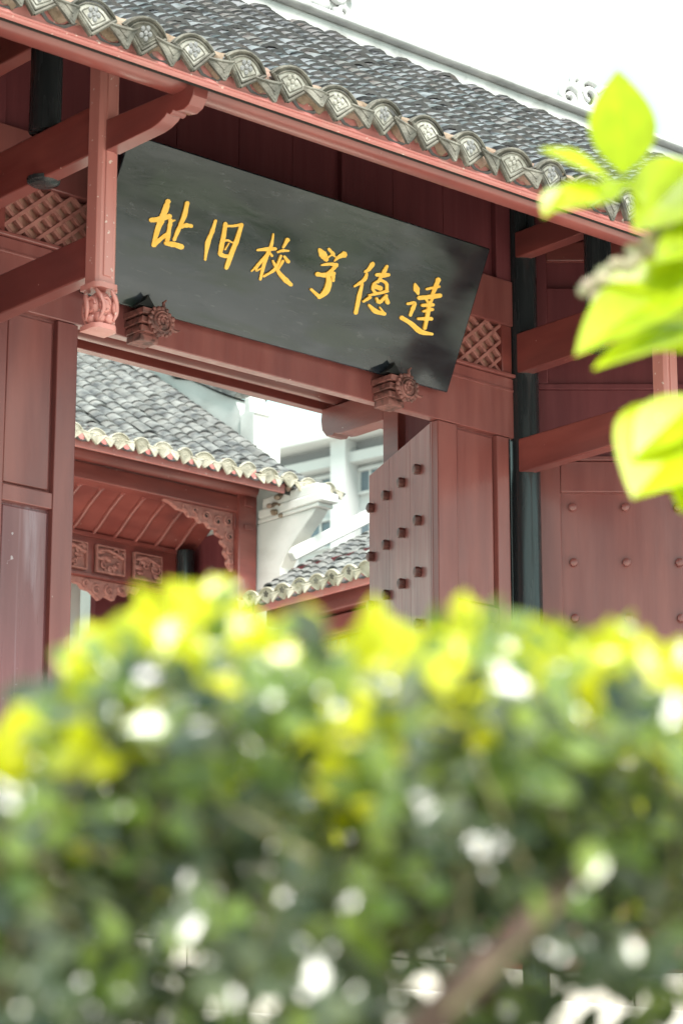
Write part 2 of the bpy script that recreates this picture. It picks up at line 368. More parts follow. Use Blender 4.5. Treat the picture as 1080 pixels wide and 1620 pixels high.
# ------------------------------------------------------------------ the setting
LATBACK = mat('lit_lattice_back', (.62, .33, .26), (.68, .39, .31), rough=.6, scale=(8, 8, 8))  # pale tone stands for the lit interior behind the lattice
BLOCKER_BRICK = mat('light_blocker_brick', (.16, .155, .15), (.24, .235, .23), rough=.85, scale=(3, 6, 16), bump=.3)
def struct(o): o['kind'] = 'structure'; return o
g = MB(); g.add([(-300,-300,0),(300,-300,0),(300,300,0),(-300,300,0)], [(0,1,2,3)]); struct(g.build('ground', PAVE, smooth=0))
GRASS = mat('ground_cover', (.030, .060, .016), (.075, .115, .030), rough=.8, scale=(9, 9, 9), bump=.8, bscale=(40, 40, 40), stain=((.12, .14, .05), (.7, .7, .7), .5, .65, .6))
for x0, x1, y0, y1 in ((-12, -2.75, -8.7, -7.1), (2.75, 18, -12.8, -11.35)):        # kerbed planting strips along the street
    bed = struct(MB().add([(x0, y0, .06), (x1, y0, .06), (x1, y1, .06), (x0, y1, .06)], [(0, 1, 2, 3)]).build('planting_bed', GRASS, smooth=0))
    MB().box(x0-.12, x1+.12, y0-.12, y0-.002, -.02, .12).build('kerb', STONE, bed, bevel=.01)
    MB().box(x0-.12, x1+.12, y1+.002, y1+.12, -.02, .12).build('kerb', STONE, bed, bevel=.01)
    MB().box(x0-.12, x0-.002, y0, y1, -.02, .12).build('kerb', STONE, bed, bevel=.01)
    MB().box(x1+.002, x1+.12, y0, y1, -.02, .12).build('kerb', STONE, bed, bevel=.01)
t = MB(); t.box(-9, 9, -1.3, 2.2, .0, 2.16); terrace = struct(t.build('terrace', STONE, bevel=.01))
for i in range(20):                                         # coping stones along the terrace edge
    x0 = -9+i*.9; MB().box(x0+.003, x0+.897, -1.36, -.5, 2.162, 2.2+random.uniform(0, .004)).build('coping_stone', STONE, terrace, bevel=.008)
t = MB(); t.box(-2.6, 2.6, -6.0, -1.38, -.02, .14); steps = struct(t.build('steps', STONE))
for i in range(1, 14):                                      # the flight up to the gate, every tread a slab
    MB().box(-2.6, 2.6, -6.0+i*.345+.002, -1.38, .142+(i-1)*.157, .14+i*.157).build('step', STONE, steps, bevel=.008)
t = MB(); t.box(-14, 20, 2.204, 26, 0, 2.25); struct(t.build('courtyard', mat('courtyard_stone', (.56, .50, .43), (.64, .58, .50), rough=.75, scale=(2, 2, 2), bump=.2)))

# ------------------------------------------------------------------ gate hall
gate = thing('gate_hall', 'red timber gate hall with grey tiled eave, open studded door and black columns', 'gate hall', (0, .3, 2.2))
XL, XR = -1.635, 1.585
for x in (XL, XR):
    c = MB().tube([(x, .0, 2.32), (x, 0, 6.5)], .075, 28).build('column', BLACK, gate)
    MB().tube([(x, 0, 2.2), (x, 0, 2.24), (x, 0, 2.30), (x, 0, 2.34)], [.11, .125, .12, .085], 24).build('column_base', STONE, c)
# plinth stones under the front wall
pl = MB().box(-1.6, 1.5, .03, .30, 2.2, 2.47).build('plinth', STONE, gate)
x = -1.6
for wd in (.52, .61, .48, .57, .50, .42):
    MB().box(x+.003, min(x+wd, 1.5)-.003, -.02, .028, 2.202, 2.488).build('stone_block', STONE, pl, bevel=.008); x += wd
MB().box(-1.56, -1.094, -.004, .06, 2.49, 2.69).build('sill', RED, gate, bevel=.004)
MB().box(1.004, 1.51, -.004, .06, 2.49, 2.69).build('sill', RED, gate, bevel=.004)
MB().box(-1.09, 1.0, -.03, .14, 2.49, 2.56).build('threshold', STONE, gate, bevel=.006)
# wall frames and panels of the door bay
def wall_frame(x0, p0, p1, x1, zmid, worn):
    MB().box(x0, p0, 0, .06, 2.692, 5.052).build('stile', RED, gate, bevel=.004)
    MB().box(p1, x1, 0, .06, 2.692, 5.052).build('stile', RED, gate, bevel=.004)
    MB().box(p0+.001, p1-.001, .003, .055, zmid, zmid+.07).build('rail', RED, gate, bevel=.004)
    MB().box(p0+.001, p1-.001, .003, .055, 2.692, 2.80).build('rail', RED, gate, bevel=.004)
    q = MB().box(p0-.02, p1+.02, .032, .05, zmid+.05, 5.06).build('upper_panel', RED, gate)
    # raised moulding round the field of the panel
    MB().box(p0+.012, p1-.012, .018, .034, zmid+.082, 5.04).build('panel_field', RED, q, bevel=.006)
    q = MB().box(p0-.02, p1+.02, .032, .05, 2.78, zmid+.02).build('lower_panel', worn, gate)
    MB().box(p0+.012, p1-.012, .018, .034, 2.815, zmid-.014).build('panel_field', worn, q, bevel=.006)
    return q
q = wall_frame(-1.60, -1.452, -1.20, -1.094, 4.222, RED_WORN); q['label'] = 'lower wall panel with scuffed and peeling purplish paint'
wall_frame(1.004, 1.129, 1.395, 1.478, 4.12, RED)
# lintel
li = MB(); li.box(-1.562, 1.512, -.003, .052, 5.055, 5.358)
lintel = li.build('lintel', RED, gate, bevel=.004)
MB().box(-1.562, 1.512, -.022, .048, 5.36, 5.378).build('moulding', RED, lintel, bevel=.004)
MB().box(-1.56, 1.51, -.008, .0, 5.29, 5.302).build('moulding', RED, lintel, bevel=.002)
# lattice strip above the lintel (either end of it shows beside the plaque)
def lattice(x0, x1, z0, z1):
    L = MB().box(x0-.04, x1+.03, .052, .072, z0-.02, z1+.02).build('lattice_lit_back', LATBACK, gate)
    for sgn in (1, -1):
        m = .86*sgn; c = x0-2.0
        while c < x1+2.0:
            pts = []
            za, zb = z0, z1
            xa, xb = c+(za-z0)/m, c+(zb-z0)/m
            lo, hi = 0.0, 1.0
            dx = xb-xa
            for s, lim in ((1, x1), (-1, -x0)):
                p, qv = s*dx, lim-s*xa
                if p > 0: hi = min(hi, qv/p)
                else: lo = max(lo, qv/p)
            if hi-lo > .08:
                A = Vector((xa+dx*lo, 0, za+(zb-za)*lo)); B = Vector((xa+dx*hi, 0, za+(zb-za)*hi)); u = (B-A).normalized(); v = Vector((0, 1, 0)).cross(u)
                y0 = .006 if sgn > 0 else .010
                MB().obox(A, u, v, (0, 1, 0), -.004, (B-A).length+.004, -.0085, .0085, y0, y0+.026).build('lattice_slat', RED_PALE, L, smooth=0, bevel=.002)  # paler red stands for light on the slats
            c += .098
    return L
lattice(-1.485, -.78, 5.378, 5.625)
lattice(.80, 1.44, 5.378, 5.625)
MB().box(-1.562, -1.485, -.002, .06, 5.38, 5.625).build('stile', RED_BEAM, gate, bevel=.003)
MB().box(1.44, 1.505, -.002, .06, 5.38, 5.625).build('stile', RED_BEAM, gate, bevel=.003)
MB().box(-1.562, 1.508, -.012, .05, 5.627, 5.86).build('upper_rail', RED, gate, bevel=.004)
# boards above, the roof's shade put into their darker red
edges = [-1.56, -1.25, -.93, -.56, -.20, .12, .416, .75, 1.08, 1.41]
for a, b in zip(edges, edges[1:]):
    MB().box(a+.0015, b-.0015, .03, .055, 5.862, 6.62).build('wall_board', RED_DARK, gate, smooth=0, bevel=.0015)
for a, b in ((-1.57, -1.50), (.40, .425), (1.412, 1.51)):
    MB().box(a, b, .0, .06, 5.862, 6.60).build('batten', RED_DARK, gate, bevel=.003)

# tie beams, dwarf posts, hanging posts and bracket arms of the two frames
def carved_drop(x0, x1, y0, y1, zt, parent):
    cx, cy = (x0+x1)/2, (y0+y1)/2; b = MB()
    b.prism([(x0-.012, y0-.012+.02), (x0+.01, y0-.014), (x1-.01, y0-.014), (x1+.012, y0+.012), (x1+.012, y1+.012), (x0-.012, y1+.012)], lambda a, q, t: Vector((a, q, t)), zt-.022, zt)
    b.prism([(x0-.010, y0+.012), (x0+.012, y0-.012), (x1-.012, y0-.012), (x1+.010, y0+.012), (x1+.010, y1+.010), (x0-.010, y1+.010)], lambda a, q, t: Vector((a, q, t)), zt-.185, zt-.165)
    b.ball((cx, cy, zt-.095), .05, 12, 8, (1.0, 1.0, 1.5))
    for k in range(6):                                   # lobed petals
        a = 2*math.pi*k/6+.4
        b.ball((cx+.034*math.cos(a), cy+.034*math.sin(a), zt-.085), .028, 8, 6, (1, 1, 1.5))
        b.ball((cx+.036*math.cos(a+.5), cy+.036*math.sin(a+.5), zt-.138), .024, 8, 6, (1, 1, 1.1))
        # curling leaf
        r = .060; P = []
        for i in range(9):
            q = i/8; th = a+.25+.5*math.sin(q*2.6); P.append((cx+r*math.cos(th)*(1+.10*math.sin(q*3.1)), cy+r*math.sin(th)*(1+.10*math.sin(q*3.1)), zt-.03-.12*q))
        b.tube(P, [.005, .009, .011, .011, .010, .010, .009, .007, .004], 6)
        P = [(cx+.058*math.cos(a+.9+.35*math.cos(s)), cy+.058*math.sin(a+.9+.35*math.cos(s)), zt-.09+.028*math.sin(s)) for s in np.linspace(0, 5.4, 9)]
        b.tube(P, .007, 6)
    b.build('carved_drop', RED_POST, parent, smooth=60)
for k, xb in enumerate((-1.71, 1.516)):
    x0, x1 = xb, xb+.072
    MB().box(x0, x1, -.935, -.02, 4.88, 5.05).build('tie_beam', RED_BEAM, gate, bevel=.006)
    MB().box(x0, x1, -.935, -.02, 5.385, 5.59).build('tie_beam', RED_BEAM, gate, bevel=.006)
    MB().box(x0, x1, -.62, -.02, 5.985, 6.12).build('tie_beam', RED_BEAM, gate, bevel=.006)
    d = MB(); cx = (x0+x1)/2; d.tube([(cx, -.55, 5.60), (cx, -.55, 6.15)], .066, 24).build('dwarf_post', BLACK, gate)
    MB().tube([(cx, -.55, 5.375), (cx, -.55, 5.385), (cx, -.55, 5.40)], [.05, .066, .068], 20).build('post_foot', BLACK, gate)
    p = MB(); c = .014
    p.prism([(x0-.02+c, -1.01), (x0+.075-c, -1.01), (x0+.075, -1.01+c), (x0+.075, -.93), (x0-.02, -.93), (x0-.02, -1.01+c)], lambda a, q, t: Vector((a, q, t)), 4.83, 5.86)
    hp = p.build('hanging_post', RED_POST, gate, smooth=20, bevel=.003)
    MB().box(x0+.008, x0+.046, -1.016, -1.008, 4.86, 5.85).build('moulding', RED_POST, hp, bevel=.003)
    carved_drop(x0-.02, x0+.075, -1.01, -.93, 4.83, hp)
    prof = [(-1.012, 5.372), (-1.30, 5.372), (-1.345, 5.378), (-1.385, 5.392), (-1.40, 5.405), (-1.415, 5.392), (-1.43, 5.396), (-1.437, 5.405), (-1.452, 5.395), (-1.50, 5.385), (-1.535, 5.395), (-1.56, 5.425), (-1.568, 5.475), (-1.012, 5.50)]
    MB().prism(prof, YZ, x0+.004, x1).build('bracket_arm', RED_BEAM, gate, smooth=30, bevel=.003, fix=True)
# eave purlin and fascia board
pu = MB(); pu.prism([(-1.53, 5.49), (-1.52, 5.47), (-1.50, 5.463), (-1.44, 5.463), (-1.42, 5.475), (-1.42, 5.60), (-1.53, 5.60)], lambda a, b, t: Vector((t, a, b)), -5.0, 6.0)
pu.build('eave_purlin', RED_BEAM, gate, smooth=50, fix=True)
MB().box(-5.2, 6.2, -1.668, -1.638, 5.426, 5.565).build('fascia_board', RED_FASCIA, gate, bevel=.006)
MB().box(-5.2, 6.2, -1.676, -1.667, 5.436, 5.443).build('fascia_bead', RED_FASCIA, gate, bevel=.002)
# lumpy lime mortar under the tile ends
b = MB(); xs = np.arange(-4.4, 5.6, .02); V = []
for x in xs:
    n1 = .014*math.sin(x*27)+.012*math.sin(x*61+1)+random.gauss(0, .007)
    V += [(x, -1.690+random.gauss(0, .006), 5.56), (x, -1.712+random.gauss(0, .008), 5.535+n1*.5), (x, -1.695+random.gauss(0, .008), 5.492+n1), (x, -1.672, 5.482+n1), (x, -1.670, 5.565)]
F = [(5*i+j, 5*i+j+1, 5*i+5+j+1, 5*i+5+j) for i in range(len(xs)-1) for j in range(4)]
mo = b.add(V, F).build('mortar_bed', MORTAR, gate, smooth=60, fix=True)

# roof: every visible row of grey tiles, fan-shaped row ends and drip tiles
EAVE = [(0, 5.495), (.5, 5.85), (1.0, 6.215), (1.5, 6.59), (1.95, 6.935)]
TP = .2325
rows = [-2.061+TP*k for k in range(-9, 33)]
tiled_roof(gate, EAVE, rows, 0, lambda a, d, z: Vector((a, -1.72+d, z)), .056, (TILE_TOP, TILE), (ENDRIM, ENDWHITE, ENDMOTIF), (ENDRIM, ENDRIM), 300, (-4.4, 5.7), TP)
REAR = [(0, 5.93), (.8, 6.38), (1.55, 6.9)]
tiled_roof(gate, REAR, [-4+TP*k for k in range(40)], math.pi, lambda a, d, z: Vector((a, 1.95-d, z)), .13, (TILE_TOP, TILE), (ENDRIM, ENDWHITE, ENDMOTIF), (ENDRIM, ENDRIM), 0, (-4.4, 5.7), TP, name='rear_roof', ends=False)
# ridge with its plastered scroll ornaments
rd = MB(); rd.box(-4.5, 5.8, .18, .46, 6.80, 7.02); ridge = rd.build('ridge', WHITE_OLD, gate, bevel=.02)
MB().box(-4.5, 5.8, .14, .50, 7.021, 7.055).build('ridge_cap', WHITE_OLD, ridge, bevel=.012)
def spiral(b, cx, cz, r, turns, y, rad_, a0=0, flat=1.0):
    n = int(14*turns)+4; P = []; R = []
    for i in range(n):
        q = i/(n-1); th = a0+turns*2*math.pi*q; rr = r*(1-.82*q)
        P.append((cx+rr*math.cos(th), y, cz+rr*math.sin(th)*flat)); R.append(rad_*(1-.45*q))
    b.tube(P, R, 8)
b = MB()                                                    # centre: stepped mass with scrolls
b.prism([(-.66, 7.05), (.66, 7.05), (.66, 7.20), (.60, 7.24), (.52, 7.20), (.44, 7.30), (.30, 7.34), (.22, 7.50), (0, 7.60), (-.22, 7.50), (-.30, 7.34), (-.44, 7.30), (-.52, 7.20), (-.60, 7.24), (-.66, 7.20)], XZ, .22, .42)
for s in (-1, 1):
    for (cx, cz, r, tu, a) in ((.56, 7.19, .075, 1.4, 0), (.40, 7.24, .085, 1.5, 2), (.22, 7.40, .10, 1.5, 1), (.58, 7.10, .05, 1.3, 3), (.24, 7.20, .085, 1.3, .5)):
        spiral(b, s*cx, cz, r, tu, .205, .022, a if s > 0 else math.pi-a)
for x in (-.45, -.15, .15, .45): b.ball((x, .22, 7.12), .05, 10, 7, (1.3, .5, .9))
b.build('ridge_ornament', WHITE_OLD, ridge, smooth=50, fix=True)
b = MB()                                                    # end ornament: openwork curls
for (cx, cz, r, tu, a) in ((2.28, 7.17, .085, 1.5, -.5), (2.43, 7.22, .10, 1.6, 1.0), (2.33, 7.27, .055, 1.4, 3.3), (2.22, 7.10, .05, 1.3, 2.2), (2.50, 7.12, .06, 1.4, .2), (2.40, 7.10, .05, 1.2, 1.7)):
    spiral(b, cx, cz, r, tu, .31, .026, a)
    spiral(b, cx+.01, cz-.005, r*.9, tu, .35, .024, a+.2)
b.tube([(2.14, .32, 7.06), (2.20, .32, 7.09), (2.30, .32, 7.08), (2.45, .32, 7.08), (2.56, .32, 7.06)], [.02, .035, .04, .035, .02], 8)
b.tube([(2.50, .32, 7.26), (2.56, .32, 7.31), (2.60, .32, 7.32), (2.64, .32, 7.30)], [.018, .016, .012, .005], 8)
b.build('ridge_ornament', WHITE_OLD, ridge, smooth=50)

# inner frame behind the doors
for s, x0, x1 in ((1, 1.555, 1.665), (-1, -1.72, -1.61)):
    MB().box(x0, x1, .88, 1.0, 2.25, 6.4).build('inner_post', RED_BEAM, gate, bevel=.006)
    MB().box(x0+.03, x1-.03, .08, .86, 2.25, 5.5).build('side_wall', RED_DARK, gate)
    MB().prism([(1.003, 5.39), (1.32, 5.39), (1.36, 5.395), (1.385, 5.405), (1.40, 5.392), (1.45, 5.40), (1.485, 5.44), (1.495, 5.50), (1.485, 5.555), (1.003, 5.555)], YZ, x0+.004, x1-.004).build('bracket_arm', RED_BEAM, gate, smooth=30, bevel=.003, fix=True)
MB().tube([(-2.6, 1.38, 5.632), (2.6, 1.38, 5.632)], .07, 20).build('inner_purlin', RED_BEAM, gate)
MB().box(-2.6, 2.6, 1.49, 1.55, 5.557, 5.80).build('inner_board', RED_BEAM, gate, bevel=.004)
MB().box(1.667, 2.7, .90, .99, 5.33, 5.52).build('inner_beam', RED_BEAM, gate, bevel=.006)

# door leaves of planks with rows of iron-studded bosses
def boss_mesh(m):
    b = MB(); rs = [(.019, 0), (.025, .004), (.027, .022), (.024, .031), (.013, .036)]; V = []
    for r, z in rs: V += [(r*math.cos(math.pi/4*k+.39), r*math.sin(math.pi/4*k+.39), z) for k in range(8)]
    F = [(i*8+j, i*8+(j+1) % 8, i*8+8+(j+1) % 8, i*8+8+j) for i in range(len(rs)-1) for j in range(8)]+[tuple(range(32, 40))]
    b.add(V, F); return b.mesh('stud', m, 35, center=False)[0]
DARKSTUD = mat('dark_stud_paint', (.085, .028, .024), (.14, .045, .038), rough=.35, r2=.5, scale=(30, 30, 30))
BOSS = boss_mesh(DARKSTUD); BOSS_RED = boss_mesh(RED)
def door(sign):
    a = rad(24.5); hx = 1.0 if sign > 0 else -1.09
    O = Vector((hx, .04, 0)); u = Vector((sign*math.sin(a), math.cos(a), 0)); n = Vector((-sign*math.cos(a), math.sin(a), 0)); Z = Vector((0, 0, 1))
    d = MB(); d.obox(O, u, n, Z, 0, 1.0, -.05, -.022, 2.57, 5.046); leaf = d.build('door_leaf', RED, gate, bevel=.003)
    for k in range(3):
        MB().obox(O, u, n, Z, .333*k+.001, .333*k+.332, -.0215, 0, 2.57, 5.05).build('door_plank', RED, leaf, smooth=0, bevel=.002)
    rot = n.to_track_quat('Z', 'Y')
    for j in range(9):
        for k in range(4):
            link('stud', BOSS, O+u*(.185+.25*k)+n*(-.002)+Z*(4.862-.254*j), leaf, rot)
    return leaf
door(1); door(-1)

# splayed wing walls running forward from the columns
def wing(sign):
    E = 1.3 if sign > 0 else 2.6  # unseen left wing lengthened to keep side light off the beams
    O = Vector((1.716*sign if sign > 0 else -1.766, .04, 0)); u = Vector((sign*math.cos(YAW), -math.sin(YAW), 0)); n = Vector((-sign*math.sin(YAW), -math.cos(YAW), 0)); Z = Vector((0, 0, 1))
    def wb(t0, t1, d0, d1, z0, z1): return MB().obox(O, u, n, Z, t0, t1, d0, d1, z0, z1)
    W = MB().prism([(-.06, 2.49), (E, 2.49), (E, 5.93-.46*(E-1.3)), (-.06, 6.52)], lambda a, b, t: O+u*a+Z*b+n*t, -.10, -.055).build('wing_wall', RED_DARK, gate, fix=True)
    for t0, t1 in ((-.05, .109), (E-.15, E-.02)): wb(t0, t1, -.044, 0, 2.692, 4.985).build('stile', RED, W, bevel=.004)
    wb(.110, E-.151, -.044, -.002, 4.832, 4.988).build('rail', RED, W, bevel=.004)
    wb(-.05, E-.02, -.044, .006, 2.49, 2.69).build('sill', RED, W, bevel=.006)
    for k in range(1): wb(.100, E-.14, -.054, -.042, 2.69, 4.834).build('panel_board', RED, W, smooth=0, bevel=.0015)
    rot = n.to_track_quat('Z', 'Y')
    for j in range(8):
        for k in range(4): link('stud', BOSS_RED, O+u*(.168+.2585*k)+n*(-.044)+Z*(4.761-.279*j), W, rot, .82)
    wb(-.05, E-.02, -.044, .012, 4.99, 5.012).build('moulding', RED, W, bevel=.003)
    wb(-.05, E-.02, -.044, -.012, 5.013, 5.36).build('upper_board', RED_DARK, W, bevel=.003)
    wb(-.05, E-.02, -.044, -.004, 5.361, 5.39).build('moulding', RED_DARK, W, bevel=.003)
    wb(-.05, .06, -.044, -.008, 5.391, 6.45).build('stile', RED_DARK, W, bevel=.004)
    wb(.061, .85, -.044, -.008, 6.04, 6.14).build('rail', RED_BEAM, W, bevel=.004)
    wb(.061, E-.02, -.044, -.026, 5.391, 5.9 if sign > 0 else 5.43).build('upper_board', RED_DARK, W, bevel=.003)
    wb(-.05, E, -.12, .0, 2.2, 2.47).build('plinth', STONE, W)
    for k in range(3 if sign > 0 else 6): wb(-.05+.45*k+.003, -.05+.45*(k+1)-.003, .001, .03, 2.202, 2.487).build('stone_block', STONE, W, bevel=.008)
wing(1); wing(-1)
# unseen brick wall, added on the left to block side light
MB().prism([(-1.62, 0), (2.1, 0), (2.1, 5.9), (.25, 7.0), (-1.62, 5.55)], YZ, -4.3, -3.95).build('left_light_blocker', BLOCKER_BRICK, gate, fix=True)

# stepped and carved blocks that carry the plaque
for x0 in (-.86, .575):
    b = MB()
    for k in range(4):
        b.box(x0+.010*(3-k)*.6, x0+.125-.010*(3-k)*.3, -.145+.013*(3-k), -.004, 5.022+.036*k, 5.022+.036*k+.027)
        b.box(x0+.02, x0+.115, -.10, -.004, 5.022+.036*k+.026, 5.022+.036*k+.0365)
    blk = b.build('plaque_bracket', RED_BRACKET, gate, smooth=20, bevel=.003)
    b = MB(); cx, cz, y = x0+.095, 5.105, -.150
    b.tube([(cx, y+.02, cz), (cx, y-.004, cz), (cx, y-.008, cz)], [.058, .058, .05], 24)
    for k in range(17):
        a = 2*math.pi*k/17; rr = .060+.004*math.sin(k*2.3); b.ball((cx+rr*math.cos(a), y, cz+rr*math.sin(a)), .0125+.002*math.sin(k*1.7), 7, 5, (1, .8, 1))
    b.tube([(cx+.044*math.cos(a), y-.009, cz+.044*math.sin(a)) for a in np.linspace(0, 2*math.pi, 25)], .005, 6)
    spiral(b, cx, cz, .032, 1.6, y-.010, .007, .6)
    for a in (0.3, 1.5, 2.9, 4.4): b.ball((cx+.024*math.cos(a), y-.01, cz+.024*math.sin(a)), .010, 7, 5)
    b.tube([(cx+.015, y, cz+.06), (cx+.005, y-.005, cz+.085), (cx+.02, y-.008, cz+.10)], [.008, .007, .003], 6)
    b.tube([(cx+.055, y, cz-.025), (cx+.08, y-.005, cz-.03), (cx+.095, y-.004, cz-.022)], [.008, .006, .003], 6)
    b.build('rosette', RED_BRACKET, blk, smooth=60)
    b = MB(); b.prism([(x0-.012, 5.168), (x0+.085, 5.168), (x0+.06, 5.20), (x0+.04, 5.225), (x0+.028, 5.20)], XZ, -.125, -.075)
    b.build('black_wedge', FLAT_BLACK, gate, bevel=.003, fix=True)  # small black wedge above each bracket

# ------------------------------------------------------------------ the plaque
plq = thing('name_plaque', 'long black lacquered plaque leaning over the doorway with six gold characters', 'plaque', (0, -.1, 5.15))
B0 = Vector((0, -.069, 5.175)); u = Vector((1, 0, 0)); v = (Vector((0, -.37, 5.807))-B0).normalized(); n = u.cross(v)
if n.y > 0: n = -n
PLQ = bpy.data.materials.new('plaque_lacquer'); PLQ.use_nodes = True
def plaque_nodes(m):
    N = m.node_tree.nodes; L = m.node_tree.links; p = N['Principled BSDF']
    geo = N.new('ShaderNodeTexCoord')
    def mp(s, loc=(0, 0, 0), rot=(0, 0, 0)):
        q = N.new('ShaderNodeMapping'); q.inputs['Scale'].default_value = s; q.inputs['Location'].default_value = loc; q.inputs['Rotation'].default_value = rot
        L.new(geo.outputs['Object'], q.inputs[0]); return q.outputs[0]
    def noise(s, det=6, dist=0.0, loc=(0, 0, 0)):
        t = N.new('ShaderNodeTexNoise'); t.inputs['Scale'].default_value = 1; t.inputs['Detail'].default_value = det; t.inputs['Distortion'].default_value = dist
        L.new(mp(s, loc), t.inputs['Vector']); return t.outputs['Fac']
    def rm(s, a, b, c=0., d=1.):
        r = N.new('ShaderNodeMapRange'); r.inputs[1].default_value = a; r.inputs[2].default_value = b; r.inputs[3].default_value = c; r.inputs[4].default_value = d; L.new(s, r.inputs[0]); return r.outputs[0]
    def mix(f, a, b):
        x = N.new('ShaderNodeMix'); x.data_type = 'RGBA'; L.new(f, x.inputs['Factor'])
        for q, k in ((a, 'A'), (b, 'B')):
            if isinstance(q, tuple): x.inputs[k].default_value = (*q, 1)
            else: L.new(q, x.inputs[k])
        return x.outputs['Result']
    c = mix(rm(noise((.9, 3.6, 3.6), 8, .5), .43, .58), (.005, .008, .012), (.036, .042, .055))       # grey reflection painted in as long wipes
    c = mix(rm(noise((1.6, 5, 5), 4, .5, (3, 1, 0)), .48, .62, 0, .75), c, (.020, .030, .023))       # green reflection of planting, painted in
    c = mix(rm(noise((14, 55, 55), 8, 1.0), .63, .75, 0, .45), c, (.10, .105, .115))                # scuffs
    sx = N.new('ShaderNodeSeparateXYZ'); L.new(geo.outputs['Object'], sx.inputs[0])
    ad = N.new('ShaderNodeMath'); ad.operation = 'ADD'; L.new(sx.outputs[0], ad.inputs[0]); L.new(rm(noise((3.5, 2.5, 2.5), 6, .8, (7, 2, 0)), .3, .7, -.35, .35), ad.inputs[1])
    c = mix(rm(ad.outputs[0], .50, .95), c, (.008, .010, .014))                                      # dark reflection painted in at the right end
    L.new(c, p.inputs['Base Color'])
    L.new(rm(noise((3, 10, 10), 5, .6), .3, .7, .08, .22), p.inputs['Roughness'])
    p.inputs['Specular IOR Level'].default_value = .7
    b = N.new('ShaderNodeBump'); b.inputs['Strength'].default_value = .05; b.inputs['Distance'].default_value = .01
    L.new(noise((3, 9, 9), 4, .8), b.inputs['Height']); L.new(b.outputs[0], p.inputs['Normal'])
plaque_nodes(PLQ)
MB().obox(B0, u, v, n, -1.118, 1.007, -.006, .704, -.045, 0).build('board', PLQ, plq, bevel=.006)
